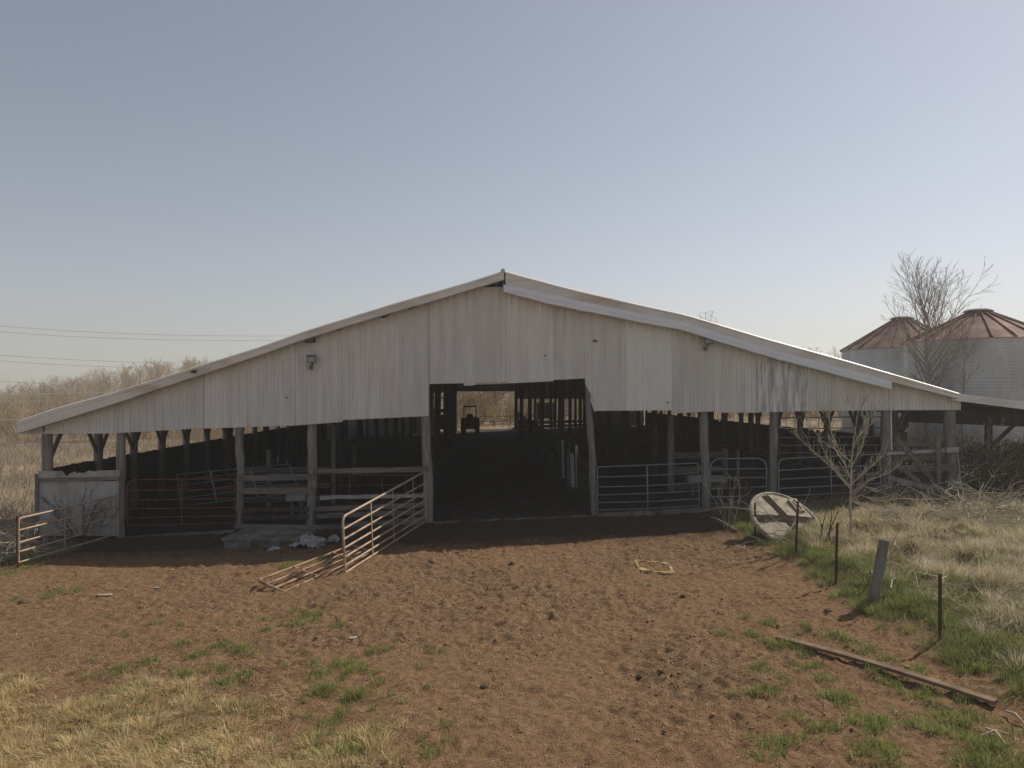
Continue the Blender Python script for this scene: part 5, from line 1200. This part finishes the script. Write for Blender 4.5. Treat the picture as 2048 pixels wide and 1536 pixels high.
o = strands("dry_grass", np.stack([X, Y, yz(X, Y) - 0.01], 1), H, l, RNG.uniform(0.004, 0.008, n), C); o["kind"] = "stuff"; o["label"] = "tall matted dry grass right of the fence posts"; o["category"] = "grass"
X, Y = scatter(60000, 6, 15, 6.5, 19.5, lambda x, y: np.where(in_view(x, y), np.clip((fbm(x, y, 0.9, 3, 91) - 0.5) * 6, 0, 1) * 0.8, 0))
blades("green_grass", X, Y, (0.06, 0.2), (0.005, 0.009), (0.09, 0.115, 0.03), (0.28, 0.29, 0.10), 0.45, lab="green clumps mixed through the right-hand dry grass", cat="grass")
def tussocks(name, cs, nb, hr, c0, c1, lab, cat, rad=0.12, seed=1, flat=0.75, wr=(0.004, 0.008)):
    r = np.random.default_rng(seed); X = []; Y = []; LX = []; HH = []; CC = []
    for (x, y, sc) in cs:
        k = int(nb * sc ** 1.6); a = r.uniform(0, 6.28, k); d = np.sqrt(r.uniform(0, 1, k)); bias = r.normal(0, 0.28, 2)
        X.append(x + np.cos(a) * d * rad * sc); Y.append(y + np.sin(a) * d * rad * sc)
        LX.append(np.stack([np.cos(a), np.sin(a)], 1) * (flat * d[:, None] * r.uniform(0.6, 1.2, (k, 1))) + r.normal(0, 0.18, (k, 2)) + bias)
        HH.append(r.uniform(*hr, k) * sc); tint = r.uniform(0.8, 1.15) * np.array([1, r.uniform(0.95, 1.04), r.uniform(0.85, 1.1)])
        CC.append((np.array(c0) + (np.array(c1) - np.array(c0)) * r.uniform(0, 1, (k, 1))) * tint)
    X = np.concatenate(X); Y = np.concatenate(Y); l = np.concatenate(LX); ll = np.linalg.norm(l, axis=1, keepdims=True); l = l / np.maximum(1, ll / 0.95); n = len(X)
    o = strands(name, np.stack([X, Y, yz(X, Y) - 0.015], 1), np.concatenate(HH), l, r.uniform(*wr, n), np.concatenate(CC)); o["kind"] = "stuff"; o["label"] = lab; o["category"] = cat
def spots_in(n, x0, x1, y0, y1, dens, sr, seed):
    r = np.random.default_rng(seed); x = r.uniform(x0, x1, n); y = r.uniform(y0, y1, n); k = (r.uniform(0, 1, n) < dens(x, y)) & in_view(x, y)
    return list(zip(x[k], y[k], r.uniform(*sr, k.sum())))
tussocks("dry_grass", spots_in(900, 5.9, 15, 6.5, 19.0, lambda x, y: np.clip((x - 6.0) / 1.2, 0, 1) * np.clip(fbm(x, y, 0.7, 3, 63) * 2.2 - 0.5, 0.1, 1), (0.7, 1.6), 5), 170, (0.10, 0.25), (0.36, 0.29, 0.175), (0.78, 0.68, 0.48), "pale tussocks of dead grass right of the fence posts", "grass", 0.17, 5, 1.15)
tussocks("green_grass", spots_in(420, 5.4, 7.0, 6.8, 18.4, lambda x, y: np.clip(1.2 - np.abs(x - 5.95) / 0.7, 0, 1), (0.6, 1.4), 6), 150, (0.06, 0.18), (0.11, 0.14, 0.032), (0.38, 0.385, 0.145), "bright green tussocks along the fence posts", "grass", 0.12, 6, 0.8)
tussocks("green_grass", spots_in(1700, 6.2, 15, 6.6, 19.0, lambda x, y: np.clip((fbm(x, y, 0.9, 3, 91) - 0.39) * 7, 0, 1), (0.5, 1.2), 7), 120, (0.06, 0.17), (0.10, 0.13, 0.03), (0.34, 0.35, 0.12), "green tussocks among the right-hand dead grass", "grass", 0.13, 7, 0.8)
tussocks("dry_grass", spots_in(1500, -8.5, 0.2, 5.7, 10.5, lambda x, y: yard_masks(x, y)[0] * 0.55 + yard_masks(x, y)[1] * 0.02, (0.5, 1.25), 8), 130, (0.06, 0.17), (0.40, 0.30, 0.15), (0.87, 0.72, 0.42), "straw-coloured tussocks in the left foreground", "grass", 0.14, 8, 1.25)
X, Y = scatter(5200, 6.2, 15, 6.8, 19.5, lambda x, y: np.where(in_view(x, y), np.clip((x - 6.1) / 0.6, 0, 1) * np.clip(fbm(x, y, 0.6, 3, 121) * 2.2 - 0.5, 0.1, 1), 0))
n = len(X); a = RNG.uniform(0, 6.28, n); C = np.array([0.42, 0.35, 0.24]) + (np.array([0.80, 0.71, 0.53]) - np.array([0.42, 0.35, 0.24])) * RNG.uniform(0, 1, (n, 1))
o = strands("dead_stalks", np.stack([X, Y, yz(X, Y) + RNG.uniform(0.03, 0.12, n)], 1), RNG.uniform(0.25, 0.75, n), np.stack([np.cos(a), np.sin(a)], 1) * RNG.uniform(0.85, 0.985, (n, 1)), RNG.uniform(0.005, 0.009, n), C); o["kind"] = "stuff"; o["label"] = "fallen pale stalks tangled in the right-hand grass"; o["category"] = "stalks"
# left field
def zfield(X, Y): return Gn(X, Y) - 0.02
X, Y = scatter(100000, -46, -11.2, 13, 62, lambda x, y: np.where((np.abs(x) < 0.86 * y) & (x < -11.6 - 0.1 * (y > 19) * 2 - 0.0535 * np.clip(y - 19, 0, 40)), np.clip(fbm(x, y, 0.4, 3, 101) * 1.6 - 0.3, 0.05, 1), 0))
z = np.where(Y < 20.5, np.maximum(yz(X, Y), Gn(X, Y) - 0.05), zfield(X, Y)); z = np.where(X < -16.5, zfield(X, Y), z)
far = np.clip((Y - 14) / 40, 0, 1)
n = len(X); C = np.array([0.21, 0.155, 0.105]) + (np.array([0.45, 0.36, 0.26]) - np.array([0.21, 0.155, 0.105])) * RNG.uniform(0, 1, (n, 1)); H = RNG.uniform(0.25, 0.8, n) * (0.45 + fbm(X, Y, 0.5, 3, 103)) * (1 - 0.35 * far)
l = RNG.normal(0, 0.35, (n, 2)); ll = np.linalg.norm(l, axis=1, keepdims=True); l = l / np.maximum(1, ll / 0.95)
o = strands("dry_grass", np.stack([X, Y, z - 0.02], 1), H, l, RNG.uniform(0.008, 0.016, n) * (1 + 1.8 * far), C); o["kind"] = "stuff"; o["label"] = "tall tan grass of the field left of the barn"; o["category"] = "grass"
# dry weeds at the foot of the right-hand bays
X, Y = scatter(5000, 5.4, 12.6, 18.6, 20.3, lambda x, y: np.clip(fbm(x, y, 1.2, 3, 111) * 2 - 0.7, 0, 1))
blades("dry_weeds", X, Y, (0.15, 0.6), (0.006, 0.012), (0.11, 0.085, 0.045), (0.30, 0.25, 0.15), 0.4, lab="dry weeds along the foot of the right-hand bays", cat="weeds")

for o in ROOTS:
    for k in ("_base", "_local"):
        if k in o: del o[k]
